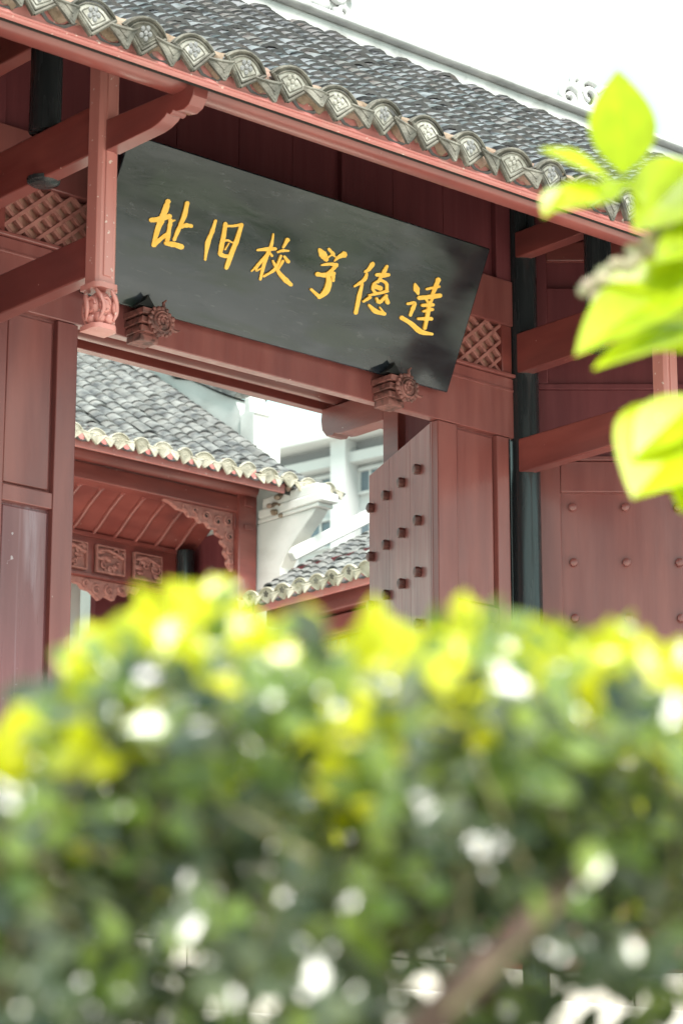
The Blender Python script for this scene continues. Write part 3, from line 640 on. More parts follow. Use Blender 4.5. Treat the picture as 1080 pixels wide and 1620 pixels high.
STROKES = [[[-843,485,-831,485,-851,477,-823,477,-849,467,-826,467,-853,457,-822,457,-853,447,-822,446,-855,437,-822,436,-856,429,-823,427,-855,420,-826,418,-858,411,-825,409,-858,400,-828,398,-863,387,-826,384,-861,372,-831,370,-862,355,-834,354,-862,339,-835,339,-861,323,-836,324,-859,307,-837,308,-858,291,-836,292,-857,275,-835,276,-851,269,-841,269],[-902,371,-906,379,-892,368,-901,386,-881,371,-891,390,-871,374,-880,393,-860,378,-870,397,-847,381,-861,403,-835,388,-849,407,-823,395,-837,413,-811,402,-825,419,-799,408,-813,426,-795,417,-801,425],[-845,269,-855,274,-834,272,-856,283,-830,281,-849,291,-824,290,-843,299,-817,298,-837,307,-813,306,-829,315,-806,314,-822,323,-799,321,-816,331,-793,329,-808,339,-786,337,-801,346,-787,344,-793,348],[-803,408,-792,409,-809,400,-785,403,-805,391,-786,393,-806,381,-782,383,-803,371,-783,373,-801,360,-782,361,-801,347,-779,349,-799,333,-776,336,-797,320,-775,322,-795,306,-773,308,-788,300,-778,301],[-800,389,-803,391,-796,389,-802,395,-790,393,-796,398,-784,396,-790,402,-779,400,-784,406,-774,404,-779,409,-773,407,-775,409],[-745,500,-735,501,-751,493,-728,495,-749,479,-727,481,-748,466,-726,468,-748,453,-723,454,-748,441,-722,440,-748,428,-724,426,-749,415,-727,413,-752,402,-730,400,-752,388,-734,386,-756,373,-734,371,-758,357,-737,355,-758,341,-741,340,-761,325,-742,324,-757,319,-748,318],[-742,379,-746,384,-735,379,-744,390,-727,381,-739,395,-721,386,-732,398,-715,389,-725,403,-709,389,-718,408,-703,391,-709,410,-698,394,-700,409,-690,394,-692,410,-683,395,-685,411,-676,400,-678,407],[-797,296,-798,304,-790,292,-791,309,-783,291,-785,311,-777,292,-779,310,-770,291,-772,312,-763,292,-766,313,-755,291,-759,315,-748,293,-751,315,-741,294,-743,316,-734,295,-734,315,-727,293,-726,317,-720,293,-718,316,-712,292,-710,316,-704,292,-702,316,-693,298,-692,309]],[[-572,461,-565,461,-576,456,-560,457,-577,444,-560,444,-577,432,-559,432,-578,420,-559,420,-581,408,-557,407,-581,396,-560,394,-584,383,-561,381,-587,369,-562,368,-589,353,-561,354,-585,336,-561,338,-579,317,-561,319,-574,297,-560,299,-569,278,-557,279,-565,275,-560,275],[-519,462,-510,463,-524,455,-503,458,-522,443,-500,446,-520,431,-498,434,-518,419,-496,422,-517,407,-493,409,-515,394,-491,396,-515,381,-489,383,-513,368,-489,370,-513,356,-487,358,-511,346,-486,348,-509,337,-486,339,-508,329,-486,330,-507,320,-484,321,-500,314,-490,314],[-513,442,-515,447,-507,441,-511,451,-497,443,-501,454,-487,446,-491,455,-477,448,-481,458,-466,451,-471,461,-456,454,-462,466,-445,459,-451,469,-434,461,-442,474,-424,465,-432,479,-420,471,-424,477],[-433,479,-424,479,-439,473,-418,473,-439,456,-418,456,-440,438,-418,438,-441,421,-417,421,-442,404,-417,403,-445,389,-417,387,-445,374,-421,372,-448,359,-422,357,-450,343,-424,341,-452,325,-425,324,-452,307,-427,306,-453,288,-428,287,-452,269,-432,269,-447,263,-438,263],[-506,372,-508,374,-501,371,-507,378,-495,375,-501,382,-489,379,-496,386,-483,382,-489,390,-478,383,-481,393,-472,384,-472,393,-465,383,-463,391,-457,382,-455,389,-448,382,-447,388,-445,383,-445,385],[-504,317,-503,325,-497,312,-495,330,-490,310,-487,330,-482,310,-480,328,-474,310,-473,327,-464,311,-467,327,-455,313,-460,328,-447,315,-453,330,-438,317,-444,332,-431,320,-436,333,-427,325,-429,331],[-476,343,-480,344,-473,345,-481,347,-471,353,-478,355,-469,362,-475,363,-466,370,-472,371,-464,378,-470,379,-465,380,-467,380]],[[-310,381,-312,385,-304,380,-309,389,-293,383,-298,394,-281,386,-287,398,-269,389,-276,403,-257,391,-265,408,-245,395,-253,411,-233,399,-239,414,-221,403,-227,417,-208,407,-214,420,-204,412,-207,418],[-249,476,-245,476,-251,473,-242,474,-250,460,-239,461,-248,447,-236,448,-249,433,-232,434,-249,420,-231,419,-251,406,-232,404,-254,392,-234,389,-258,376,-237,374,-260,357,-238,356,-259,335,-240,336,-258,311,-239,312,-255,287,-239,287,-253,263,-239,263,-249,259,-243,259],[-253,380,-247,378,-259,377,-245,373,-266,364,-253,359,-274,351,-258,345,-281,337,-266,332,-289,326,-272,320,-293,316,-281,310,-298,307,-288,302,-303,298,-295,294,-309,289,-302,286,-308,286,-305,285],[-280,322,-277,321,-283,320,-275,319,-285,313,-276,311,-287,304,-278,303,-288,297,-278,298,-281,291,-282,299,-273,295,-279,300,-265,302,-271,306,-257,311,-262,314,-249,318,-253,322,-249,321,-251,322],[-245,391,-242,394,-244,388,-238,394,-239,384,-232,391,-233,380,-226,388,-228,377,-221,385,-223,373,-215,382,-217,374,-214,377],[-166,476,-155,474,-175,471,-150,466,-176,460,-156,457,-177,450,-160,447,-179,439,-164,437,-180,429,-169,427,-178,425,-173,424],[-199,398,-203,402,-194,397,-201,406,-188,401,-194,409,-181,404,-189,414,-175,407,-182,417,-168,408,-175,421,-162,411,-166,422,-155,413,-157,423,-146,415,-149,424,-138,417,-140,425,-136,420,-136,423],[-161,393,-158,396,-160,389,-152,397,-152,383,-143,392,-145,378,-135,388,-137,372,-126,384,-130,367,-118,380,-121,367,-116,373],[-177,395,-171,394,-180,392,-168,391,-182,375,-170,374,-184,358,-170,357,-187,342,-172,340,-193,329,-177,324,-201,318,-188,310,-212,306,-203,299,-226,295,-217,288,-239,284,-230,277,-240,280,-236,277],[-214,361,-211,363,-214,357,-207,362,-203,345,-193,352,-190,333,-179,341,-178,322,-166,331,-166,311,-153,323,-154,302,-141,317,-142,295,-129,312,-130,290,-118,307,-120,283,-106,304,-109,279,-96,299,-98,277,-88,294,-88,274,-78,290,-78,271,-69,286,-69,273,-65,279],[-158,376,-151,375,-162,373,-149,370,-166,363,-151,360,-168,352,-155,350,-170,342,-159,340,-173,332,-162,330,-171,328,-166,327]],[[18,470,21,473,19,466,26,473,22,458,36,472,28,452,45,469,32,445,54,467,36,438,64,465,45,435,70,459,53,430,78,454,63,428,82,446,71,424,89,441,84,423,92,431],[69,482,72,486,71,477,78,487,79,472,88,483,88,468,97,478,96,462,107,476,105,457,116,471,114,458,119,464],[176,491,187,480,159,491,183,467,154,485,174,464,149,479,166,462,142,474,160,459,137,467,154,456,132,460,148,452,128,453,142,447,125,445,136,441,122,438,130,435,123,435,126,434],[78,434,75,436,82,435,75,440,88,441,80,446,94,448,87,452,99,453,93,458,104,456,99,463,107,457,107,464,112,456,114,463,117,454,120,461,122,453,125,460,127,454,128,458],[59,400,57,404,64,399,60,407,75,402,69,411,85,405,79,416,95,407,89,420,104,411,100,423,115,412,110,426,125,413,121,429,136,415,132,429,147,415,143,432,153,421,152,429],[142,430,151,426,132,426,154,418,129,418,148,411,124,410,144,403,121,403,138,396,116,396,133,388,111,391,129,382,109,386,122,378,103,382,118,372,100,376,112,368,100,370,105,367],[42,352,41,361,52,347,49,368,63,349,60,369,74,351,72,368,87,351,82,371,100,353,91,374,113,358,102,376,125,364,114,380,138,368,125,386,149,374,137,391,153,382,148,390],[134,384,142,386,131,378,149,382,133,371,151,374,135,363,154,367,139,355,155,359,141,348,158,351,147,344,155,345],[98,377,106,380,97,370,114,378,102,361,121,369,108,352,129,361,112,343,137,351,113,335,144,341,113,326,148,328,113,316,148,316,112,307,148,303,110,299,144,290,107,291,136,279,103,282,126,270,96,272,116,261,90,262,106,254,91,256,98,252],[111,261,107,255,107,268,98,253,92,274,83,260,76,279,68,267,60,284,53,273,44,290,38,280,38,289,35,284]],[[342,485,353,482,333,479,357,474,328,472,356,466,327,464,351,458,325,457,347,451,322,451,343,443,320,447,337,437,317,442,330,433,312,438,325,429,308,433,318,426,308,428,312,425],[324,430,330,430,321,427,333,427,318,419,336,420,319,412,337,412,316,405,338,402,313,399,333,391,307,389,322,380,296,379,311,369,285,366,296,359,274,355,283,349,274,351,278,348],[315,379,322,379,311,375,326,375,311,361,328,361,310,346,330,347,309,332,332,332,309,315,335,316,312,297,335,298,314,277,338,278,317,257,339,258,318,237,342,238,326,230,336,231],[377,427,375,434,386,424,381,440,395,426,390,442,405,426,399,445,414,427,408,447,424,428,416,450,433,431,424,451,441,434,432,453,449,438,441,454,457,441,450,456,462,447,459,454],[426,490,434,489,420,486,437,483,416,474,435,471,411,463,434,459,409,451,429,448,406,440,426,436,404,430,421,426,400,420,418,416,398,411,414,407,396,401,409,398,398,397,404,396],[381,385,376,389,388,386,377,394,395,392,384,400,403,399,392,407,410,404,401,413,417,406,411,419,424,407,424,420,433,406,437,419,442,404,449,417,448,401,460,412,451,397,468,404,454,391,471,395,456,383,474,386,460,374,476,378,466,371,473,372],[379,394,386,394,375,390,390,390,375,383,390,383,374,376,390,376,376,368,389,371,379,360,393,368,387,354,397,364,397,349,404,360,409,345,412,358,422,346,419,358,435,350,428,361,448,357,439,366,461,364,451,374,472,372,464,381,474,376,470,380],[386,374,387,385,396,368,398,391,405,368,406,389,413,368,415,389,421,367,423,389,430,367,431,388,439,372,440,382],[371,330,369,333,376,329,371,336,391,334,385,343,406,339,399,350,421,345,413,356,434,350,426,362,446,355,438,366,457,360,450,370,467,365,461,374,478,371,473,378,480,374,478,378],[384,332,391,327,375,331,391,320,369,323,382,314,361,316,375,307,355,308,365,301,347,301,358,294,347,296,352,293],[384,289,387,294,387,284,394,294,398,278,407,290,409,271,420,286,421,264,431,283,436,259,442,281,451,259,453,279,466,260,465,279,480,261,479,279,494,262,493,279,502,267,501,275],[499,270,495,266,498,275,489,266,487,280,480,272,477,285,470,279,466,291,461,285,456,296,452,292,453,296,451,294],[415,331,420,334,415,327,425,333,420,321,432,329,425,315,438,323,433,308,441,321,449,308,438,322,459,317,442,326,466,329,450,335,474,341,458,347,480,353,467,358,479,358,473,360],[464,356,469,358,463,351,475,357,469,343,481,349,473,335,488,342,477,326,496,335,483,318,503,327,493,315,501,319]],[[614,445,619,448,614,440,625,446,616,434,632,442,617,427,640,438,620,420,647,434,622,414,654,430,628,409,656,425,637,406,657,418,644,403,660,412,651,399,662,406,657,398,662,401],[607,340,604,345,614,339,606,350,625,343,617,354,638,348,629,360,647,352,641,365,647,352,655,365,643,354,664,355,642,348,663,346,639,339,663,336,637,330,662,328,638,322,659,321,638,314,658,313,638,305,656,304,637,297,656,296,642,292,650,291],[588,273,591,282,596,265,602,286,612,263,618,282,628,260,634,279,644,257,651,275,659,252,669,272,675,246,688,266,692,239,706,259,711,230,723,254,732,226,738,249,754,226,753,248,773,229,770,247,792,233,789,247,810,236,808,248,815,240,814,245],[742,504,756,503,732,496,763,494,734,484,760,483,733,473,759,472,731,462,759,461,731,452,757,450,731,442,754,440,730,432,752,430,729,423,750,421,728,413,747,412,732,408,741,407],[692,431,689,435,699,430,691,440,716,438,709,448,734,445,727,456,752,452,745,463,770,460,763,470,773,465,769,469],[659,379,655,387,670,377,660,395,684,381,674,399,697,385,687,404,711,390,702,407,726,394,715,413,742,399,731,418,759,404,747,424,775,410,764,429,792,416,781,435,798,424,793,433],[701,395,706,398,701,390,712,397,706,385,718,394,711,382,722,389,716,378,727,385,721,374,732,381,728,373,732,376],[742,409,750,408,737,405,754,403,736,399,752,397,735,393,751,392,734,387,750,386,733,382,749,380,736,377,744,376],[692,352,689,358,700,350,693,364,716,354,709,369,732,359,725,373,749,363,741,379,765,368,758,382,769,374,766,380],[710,328,707,332,716,327,710,336,730,332,722,343,743,337,735,349,756,342,747,354,770,347,760,360,773,353,769,359],[691,288,688,293,697,286,693,298,718,290,712,303,738,293,732,309,758,298,752,313,779,302,772,318,784,308,781,315],[729,387,739,388,724,380,746,382,727,364,748,367,729,349,752,351,731,333,754,335,733,318,757,319,736,302,758,304,739,287,758,288,740,272,760,273,742,256,761,257,747,251,756,252]]]
for chi, strokes in enumerate(STROKES):
    b = MB()
    for si, s in enumerate(strokes):
        k = len(s)//4; top = .0045+.0004*si; V = []
        for h in (-.002, top):
            for i in range(k):
                V += [B0+u*(s[4*i]/1000)+v*(s[4*i+1]/1000)+n*h, B0+u*(s[4*i+2]/1000)+v*(s[4*i+3]/1000)+n*h]
        o = 2*k; F = []
        for i in range(k-1):
            F += [(o+2*i, o+2*i+1, o+2*i+3, o+2*i+2), (2*i, o+2*i, o+2*i+2, 2*i+2), (2*i+1, 2*i+3, o+2*i+3, o+2*i+1)]
        F += [(0, 1, o+1, o), (2*k-2, o+2*k-2, o+2*k-1, 2*k-1)]
        b.add(V, F)
    b.build('character', GOLD, plq, smooth=0, fix=True)

# ------------------------------------------------------------------ hall across the courtyard
hall = thing('courtyard_hall', 'red hall across the courtyard with pale fan-ended eave tiles, seen through the doorway', 'hall', (5, 11, 2.25))
HP = [(0, 7.745), (.33, 7.88), (.66, 8.045), (1.36, 8.535), (2.65, 9.41), (4.3, 10.55)]
hrows = [7.86-.2325*k for k in range(24)]
tiled_roof(hall, HP, hrows, 0, lambda a, d, z: Vector((a, 8.70+d, z)), .115, (TILE_OLD_TOP, TILE_OLD), (ENDCREAM, ENDCREAM, ENDCREAM), (ENDCREAM, ENDCREAM), 260, (2.3, 8.0), .2325, jit=1.2)
MB().box(1.5, 7.42, 8.78, 8.81, 7.652, 7.80).build('fascia_board', RED_FASCIA, hall, bevel=.006)
MB().box(1.5, 7.45, 9.28, 9.44, 7.552, 7.705).build('front_beam', RED_BEAM, hall, bevel=.012)
MB().tube([(1.5, 9.30, 7.80), (7.48, 9.30, 7.80)], .09, 18).build('eave_purlin', RED_BEAM, hall)
MB().box(1.5, 7.5, 8.95, 9.2, 7.87, 7.90).build('soffit', RED_DARK, hall)
po = MB().box(7.285, 7.50, 9.262, 9.47, 2.25, 7.86).build('post', RED_BEAM, hall, bevel=.012)
MB().box(7.272, 7.284, 9.30, 9.42, 7.40, 7.66).build('relief', RED_BEAM, po, bevel=.004)
for z0, z1 in ((7.62, 7.70), (7.40, 7.45)): MB().box(7.35, 7.44, 9.248, 9.262, z0, z1).build('relief', RED_BEAM, po, bevel=.004)
# carved spandrel under the beam, with scalloped edge and scrolls
b = MB(); poly = [(6.50, 7.550), (7.285, 7.550), (7.285, 7.02)]
edge = [(7.275, 7.02), (7.225, 7.08), (7.235, 7.13), (7.19, 7.17), (7.205, 7.23), (7.155, 7.26), (7.165, 7.31), (7.10, 7.33), (7.09, 7.375), (7.02, 7.375), (6.98, 7.415), (6.91, 7.405), (6.87, 7.445), (6.79, 7.44), (6.75, 7.48), (6.66, 7.485), (6.60, 7.52)]
b.prism(poly+edge, XZ, 9.33, 9.38)
for cx, cz, r in ((7.22, 7.47, .05), (7.235, 7.33, .045), (7.24, 7.20, .035), (7.10, 7.45, .05), (6.97, 7.475, .045), (6.84, 7.50, .035), (6.72, 7.52, .028), (7.25, 7.10, .03)):
    spiral(b, cx, cz, r, 1.4, 9.325, .013, cx*9)
for (cx, cz) in edge[::1]: b.ball((cx-.004, 9.345, cz+.01), .022, 7, 5)
b.build('carved_spandrel', RED_PALE, hall, smooth=50, fix=True)
b = MB()
for cx, cz in ((7.22, 7.47), (7.235, 7.33), (7.10, 7.45), (6.97, 7.475), (6.84, 7.50)): b.tube([(cx+.006, 9.322, cz+.004), (cx+.006, 9.332, cz+.004)], .022, 10)
b.build('hole_shade_disc', FLAT_BLACK, hall)['kind'] = 'stuff'  # black discs put in as the shade inside openings of the carving
# curved porch ceiling with ribs
pc = [(9.44, 7.56), (9.50, 7.66), (9.60, 7.70), (9.75, 7.66), (9.92, 7.56), (10.08, 7.44), (10.2, 7.37)]
b = MB(); V = []
for y, z in pc: V += [(1.5, y, z), (7.5, y, z)]
F = [(2*i, 2*i+1, 2*i+3, 2*i+2) for i in range(len(pc)-1)]
V2 = [(x, y, z+.03) for x, y, z in V]; o = len(V)
ce = b.add(V+V2, F+[tuple(o+i for i in f[::-1]) for f in F]).build('porch_ceiling', RED_BEAM, hall, smooth=60)
for k in range(11):
    x = 7.28-.232*k; MB().tube([(x, y, z-.012) for y, z in pc], .019, 8).build('ceiling_rib', RED_BEAM, ce)
# inner wall band with carved panels
ib = MB().box(1.5, 7.5, 10.18, 10.30, 6.965, 7.375).build('inner_beam', RED_BEAM, hall, bevel=.01)
MB().box(1.5, 7.5, 10.155, 10.178, 7.33, 7.375).build('moulding', RED_BEAM, ib, bevel=.006)
MB().box(1.5, 7.5, 10.155, 10.178, 6.965, 6.995).build('moulding', RED_BEAM, ib, bevel=.006)
for k in range(5):
    x0 = 6.79-.417*k; x1 = x0+.318; b = MB()
    b.box(x0, x1, 10.168, 10.179, 7.02, 7.27)
    rc = random.Random(k)
    b.box(x0, x1, 10.135, 10.178, 7.02, 7.034); b.box(x0, x1, 10.135, 10.178, 7.256, 7.27); b.box(x0, x0+.013, 10.135, 10.178, 7.035, 7.255); b.box(x1-.013, x1, 10.135, 10.178, 7.035, 7.255)
    for i in range(15):
        cx, cz = x0+.03+rc.random()*(.258), 7.05+rc.random()*.19
        if rc.random() < .5: spiral(b, cx, cz, .022+.03*rc.random(), 1.2, 10.145, .011, rc.random()*6)
        else: b.ball((cx, 10.150, cz), .016+.02*rc.random(), 7, 5, (1+rc.random(), .7, .8))
    b.tube([(x0+.02, 10.14, 7.20+.03*rc.random()), (x0+.12, 10.138, 7.235), (x0+.2, 10.138, 7.215), (x1-.02, 10.14, 7.18)], .014, 7)
    b.build('carved_panel', RED_PALE, ib, smooth=50)
b = MB(); b.prism([(5.5, 6.962), (6.92, 6.962), (6.88, 6.90), (6.80, 6.915), (6.76, 6.86), (6.66, 6.875), (6.62, 6.80), (6.52, 6.83), (6.46, 6.78), (6.36, 6.85), (6.28, 6.86), (6.24, 6.90), (6.14, 6.91), (5.5, 6.93)], XZ, 10.20, 10.25)
for cx, cz, r in ((6.42, 6.87, .05), (6.56, 6.88, .05), (6.70, 6.915, .04), (6.30, 6.91, .035), (6.82, 6.935, .025)): spiral(b, cx, cz, r, 1.4, 10.195, .014, cx*7)
b.build('carved_apron', RED_PALE, hall, smooth=50, fix=True)
MB().box(1.5, 6.75, 10.9, 11.0, 2.25, 7.2).build('white_wall', WHITE, hall)
MB().box(7.492, 7.510, 9.48, 10.62, 2.25, 7.5).build('side_board', RED_DARK, hall)
MB().box(6.72, 7.49, 10.62, 10.70, 2.25, 7.4).build('door_panel', RED_DARK, hall)
MB().tube([(7.36, 10.12, 2.25), (7.36, 10.12, 7.36)], .085, 20).build('column', BLACK, hall)
# white gable wall with its curved and moulded front end
prof = [(8.95, 2.25), (8.95, 7.02), (8.90, 7.09), (8.83, 7.17), (8.73, 7.26), (8.62, 7.345), (8.52, 7.42), (8.47, 7.475), (9.34, 7.475), (15, 7.475), (15, 2.25)]
gw = MB().prism(prof, YZ, 7.512, 7.66).build('gable_wall', WHITE, hall, smooth=30, bevel=.008, fix=True)
MB().box(7.50, 7.672, 8.42, 9.26, 7.478, 7.515).build('moulding', WHITE, gw, bevel=.008)
MB().box(7.49, 7.682, 8.36, 9.24, 7.517, 7.60).build('moulding', WHITE, gw, bevel=.012)
MB().box(7.505, 7.668, 8.45, 9.2, 7.602, 7.70).build('moulding', WHITE, gw, bevel=.012)
b = MB(); [b.ball((7.475+random.uniform(-.02, .03), 9.0+random.uniform(-.09, .10)-.012*i, 7.50+.018*i+random.uniform(-.02, .02)), random.uniform(.018, .045), 7, 5, (.8, 1.2, .7)) for i in range(16)]
b.build('rubble_patch', MORTAR, hall)
MB().prism([(9.3, 7.48), (9.36, 7.90), (10.06, 8.40), (11.35, 9.27), (13, 10.4), (15, 10.4), (15, 7.48)], YZ, 7.515, 7.90).build('gable_infill', WHITE, hall, fix=True)
# stepped parapet above the verge with a pinnacle at its foot
pp = MB().prism([(9.90, 8.30), (9.90, 8.52), (10.12, 8.55), (10.16, 8.86), (10.24, 8.985), (10.50, 9.11), (10.93, 9.34), (11.2, 9.42), (12.2, 10.3), (13.0, 10.9), (13.0, 10.0), (11.36, 9.30), (10.1, 8.42)], YZ, 8.02, 8.30).build('parapet', WHITE, hall, smooth=30, bevel=.01, fix=True)
MB().prism([(10.20, 8.99), (10.26, 9.02), (10.50, 9.135), (10.93, 9.365), (11.2, 9.445), (12.2, 10.33), (12.2, 10.37), (11.17, 9.50), (10.90, 9.42), (10.46, 9.19), (10.22, 9.09), (10.12, 9.07)], YZ, 7.97, 8.35).build('parapet_coping', TILE_OLD, pp, smooth=0, fix=True)
b = MB(); b.prism([(9.915, 8.45), (9.925, 8.76), (9.90, 8.775), (9.92, 8.80), (9.97, 8.81), (9.98, 8.95), (10.06, 8.95), (10.08, 8.81), (10.14, 8.80), (10.15, 8.775), (10.13, 8.76), (10.135, 8.45)], YZ, 7.99, 8.18)
b.build('pinnacle', WHITE, hall, smooth=20, bevel=.012, fix=True)

# ------------------------------------------------------------------ side wing along the courtyard
wingb = thing('side_wing', 'low side wing with cream drip tiles over red beams beside the open door', 'side wing', (7.6, 6, 2.25))
SP = [(0, 6.53), (.28, 6.70), (.56, 6.88), (1.3, 7.29), (2.2, 7.80)]
srows = [8.48-.212*k for k in range(20)]
tiled_roof(wingb, SP, srows, -math.pi/2, lambda a, d, z: Vector((6.80+d, a, z)), .105, (TILE_OLD_TOP, TILE_OLD), (ENDCREAM, ENDCREAM, ENDRIM), (ENDCREAM, ENDCREAM), 120, (4.3, 8.6), .212, jit=1.2)
MB().prism([(7.40, 7.00), (8.1, 7.39), (9.0, 7.90), (9.0, 8.03), (8.1, 7.525), (7.40, 7.13), (7.36, 7.07)], lambda a, b, t: Vector((a, t, b)), 8.605, 8.68).build('verge_coping', WHITE, wingb, smooth=20, bevel=.012, fix=True)
MB().box(6.88, 6.91, 4.3, 8.55, 6.44, 6.56).build('fascia_board', RED_FASCIA, wingb, bevel=.005)
MB().box(7.02, 7.16, 4.3, 8.55, 6.34, 6.50).build('eave_beam', RED_BEAM, wingb, bevel=.01)
MB().box(7.10, 7.22, 4.3, 8.55, 6.16, 6.32).build('window_lintel', RED_BEAM, wingb, bevel=.008)
MB().box(7.30, 7.40, 4.3, 8.55, 2.25, 6.9).build('wall', RED_DARK, wingb)
for k in range(4):
    y0 = 4.4+1.02*k
    wf = MB(); wf.box(7.20, 7.295, y0, y0+.05, 3.4, 6.158); wf.box(7.20, 7.295, y0+.9, y0+.95, 3.4, 6.158); wf.box(7.20, 7.295, y0+.051, y0+.899, 3.4, 3.46)
    f = wf.build('window', RED_DARK, wingb, bevel=.003)
    for i in range(6): MB().box(7.23, 7.25, y0+.05+.14*i+.06, y0+.05+.14*i+.075, 3.46, 6.158).build('window_bar', RED_DARK, f)
    for i in range(9): MB().box(7.252, 7.268, y0+.051, y0+.899, 3.6+.28*i, 3.615+.28*i).build('window_bar', RED_DARK, f)
    MB().box(7.27, 7.28, y0+.051, y0+.899, 3.461, 6.157).build('pane', GLASS, f)

# ------------------------------------------------------------------ apartment block far behind
AO = CAM + (Vector((17.072, 18.98, 12.24))-CAM)*3.0
u = Vector((-.187, .982, 0)); n = Vector((-.982, -.187, 0)); Z = Vector((0, 0, 1))
apt = thing('apartment_block', 'pale concrete apartment block with ribbon windows rising far behind the tiled roofs', 'apartment block', (AO.x+5, AO.y, 0))
def az(z): return (1.3+(z-1.3)*3.0)-AO.z
def ab(t0, t1, z0, z1, d0, d1): return MB().obox(AO, u, n, Z, t0*3, t1*3, d0, d1, az(z0), az(z1))
a = MB().obox(AO, u, n, Z, -14, 4.4, -9, -.5, -AO.z, az(12.05)).build('wall', CONC, apt)
ab(-5.2, 1.60, 12.24, 12.47, -9.5, 1.0).build('roof_slab', CONC, apt)
ab(-4.6, 1.40, 12.052, 12.238, -9, -.25).build('parapet_band', CONCG, apt)
ab(-4.6, 1.46, 11.90, 12.05, -.49, .25).build('cornice', CONC, apt)
for k in range(9):
    t0 = -.145-.62*k if k else -.145
    if k == 0: ab(-.15, .115, 1.3, 12.236, -.6, .55).build('pilaster', CONC, apt)
    else: ab(-.15-.70*k, -.15-.70*k+.10, 1.3, 12.04, -.6, .2).build('pilaster', CONC, apt)
ab(.95, 1.05, 1.3, 12.04, -.6, .2).build('pilaster', CONC, apt)
for fl in range(9):
    zt = 11.80-.80*fl; zb = zt-.30
    if fl == 1: zt, zb = 11.165, 10.80
    for (t0, t1) in ((.13, .94), (-.74, -.17), (-1.44, -.86), (-2.14, -1.56)):
        f = MB()
        f.obox(AO, u, n, Z, t0*3, t1*3, -.49, -.30, az(zb)-.12, az(zb)); f.obox(AO, u, n, Z, t0*3, t1*3, -.49, -.25, az(zt), az(zt)+.12)
        nm = 4 if t1 > 0 else 3
        for i in range(nm+1):
            tt = t0*3+(t1-t0)*3*i/nm; f.obox(AO, u, n, Z, tt-.05, tt+.05, -.49, -.36, az(zb), az(zt))
        f = f.build('window', CONC, apt, smooth=0)
        for i in range(nm): MB().obox(AO, u, n, Z, t0*3+(t1-t0)*3*i/nm+.05, t0*3+(t1-t0)*3*(i+1)/nm-.05, -.49, -.43, az(zb), az(zt)).build('pane', GLASS, f, smooth=0)

# ------------------------------------------------------------------ hedge close to the camera
from mathutils import noise as mnoise
FH = Vector((math.sin(YAW), math.cos(YAW), 0))
def leaf_mesh(name, m, L=1.0, W=.55, fold=.10, curl=.15, nu=6):
    b = MB(); V = []; F = []
    for i in range(nu+1):
        q = i/nu; wd = W*.54*(math.sin(math.pi*min(1, (q*.985+.01)**.86)))**.95
        zc = -curl*q*q*L
        V += [(-wd, q*L, zc+fold*wd*1.6), (0, q*L, zc), (wd, q*L, zc+fold*wd*1.6)]
    for i in range(nu): F += [(3*i, 3*i+1, 3*i+4, 3*i+3), (3*i+1, 3*i+2, 3*i+5, 3*i+4)]
    b.add(V, F); return b.mesh(name, m, 0, center=False)[0]
def leaf_xf(p, d, up, size, roll):
    d = d.normalized(); x = d.cross(up); x = x.normalized() if x.length > 1e-4 else Vector((1, 0, 0)); z = x.cross(d)
    R = Matrix((x, d, z)).transposed().to_4x4()
    return Matrix.Translation(p) @ R @ Matrix.Rotation(roll, 4, 'Y') @ Matrix.Scale(size, 4)
hedge = thing('hedge', 'glossy green clipped hedge with yellow-green new shoots filling the near foreground', 'hedge', CAM+FH*1.75-Vector((0, 0, 1.3)))
def hpt(s, d, z): return CAM + RT*s + FH*d + Vector((0, 0, z-1.3))
def top_of(s):
    # s in metres across at 1.6 m from the camera; uneven clipped top
    knots = [-.80, -.40, -.205, -.183, -.164, -.149, -.118, -.092, -.074, -.053, -.042, -.015, 0, .011, .019, .031, .053, .069, .084, .099, .118, .145, .168, .195, .206, .40, .80]
    h = [.30, .30, .308, .312, .338, .366, .382, .389, .401, .378, .366, .378, .372, .335, .325, .335, .380, .395, .374, .355, .366, .370, .366, .355, .358, .35, .34]
    return np.interp(s, knots, h)+1.300-.027
def prof_top(s, d): return top_of(s*1.6/d) - .62*(d-1.64)**2 + .23*(d-1.64)*.55
old_x, mid_x, yng_x = [], [], []
R = random.Random(4)
def spray(p, axis, k, ln, size, lists, spread=.9):
    """a twig with leaves in alternate pairs"""
    H = (sdir.normalized()-FW).normalized(); axis = axis.normalized(); side = axis.cross(Vector((R.random()-.5, R.random()-.5, R.random()-.5))).normalized()
    for i in range(k):
        q = (i+1)/k; a = i*2.4+R.random(); s2 = axis.cross(side)
        dr = axis*(.35+.5*q) + (side*math.cos(a)+s2*math.sin(a))*spread
        if R.random() < .22:                    # leaves that turn their face to the light
            up = H+Vector((R.gauss(0, .26), R.gauss(0, .26), R.gauss(0, .26))); dr = dr-up*(dr.dot(up)/up.dot(up))
            lists.append(leaf_xf(p+axis*ln*q, dr, up, size*R.uniform(.6, 1.0), 0)); continue
        lists.append(leaf_xf(p+axis*ln*q, dr, Vector((0, 0, 1))-FH*R.uniform(.2, 3.2)+axis*.2+RT*R.gauss(.05, .3), size*R.uniform(.75, 1.15), R.gauss(0, .5)))
twigs = []
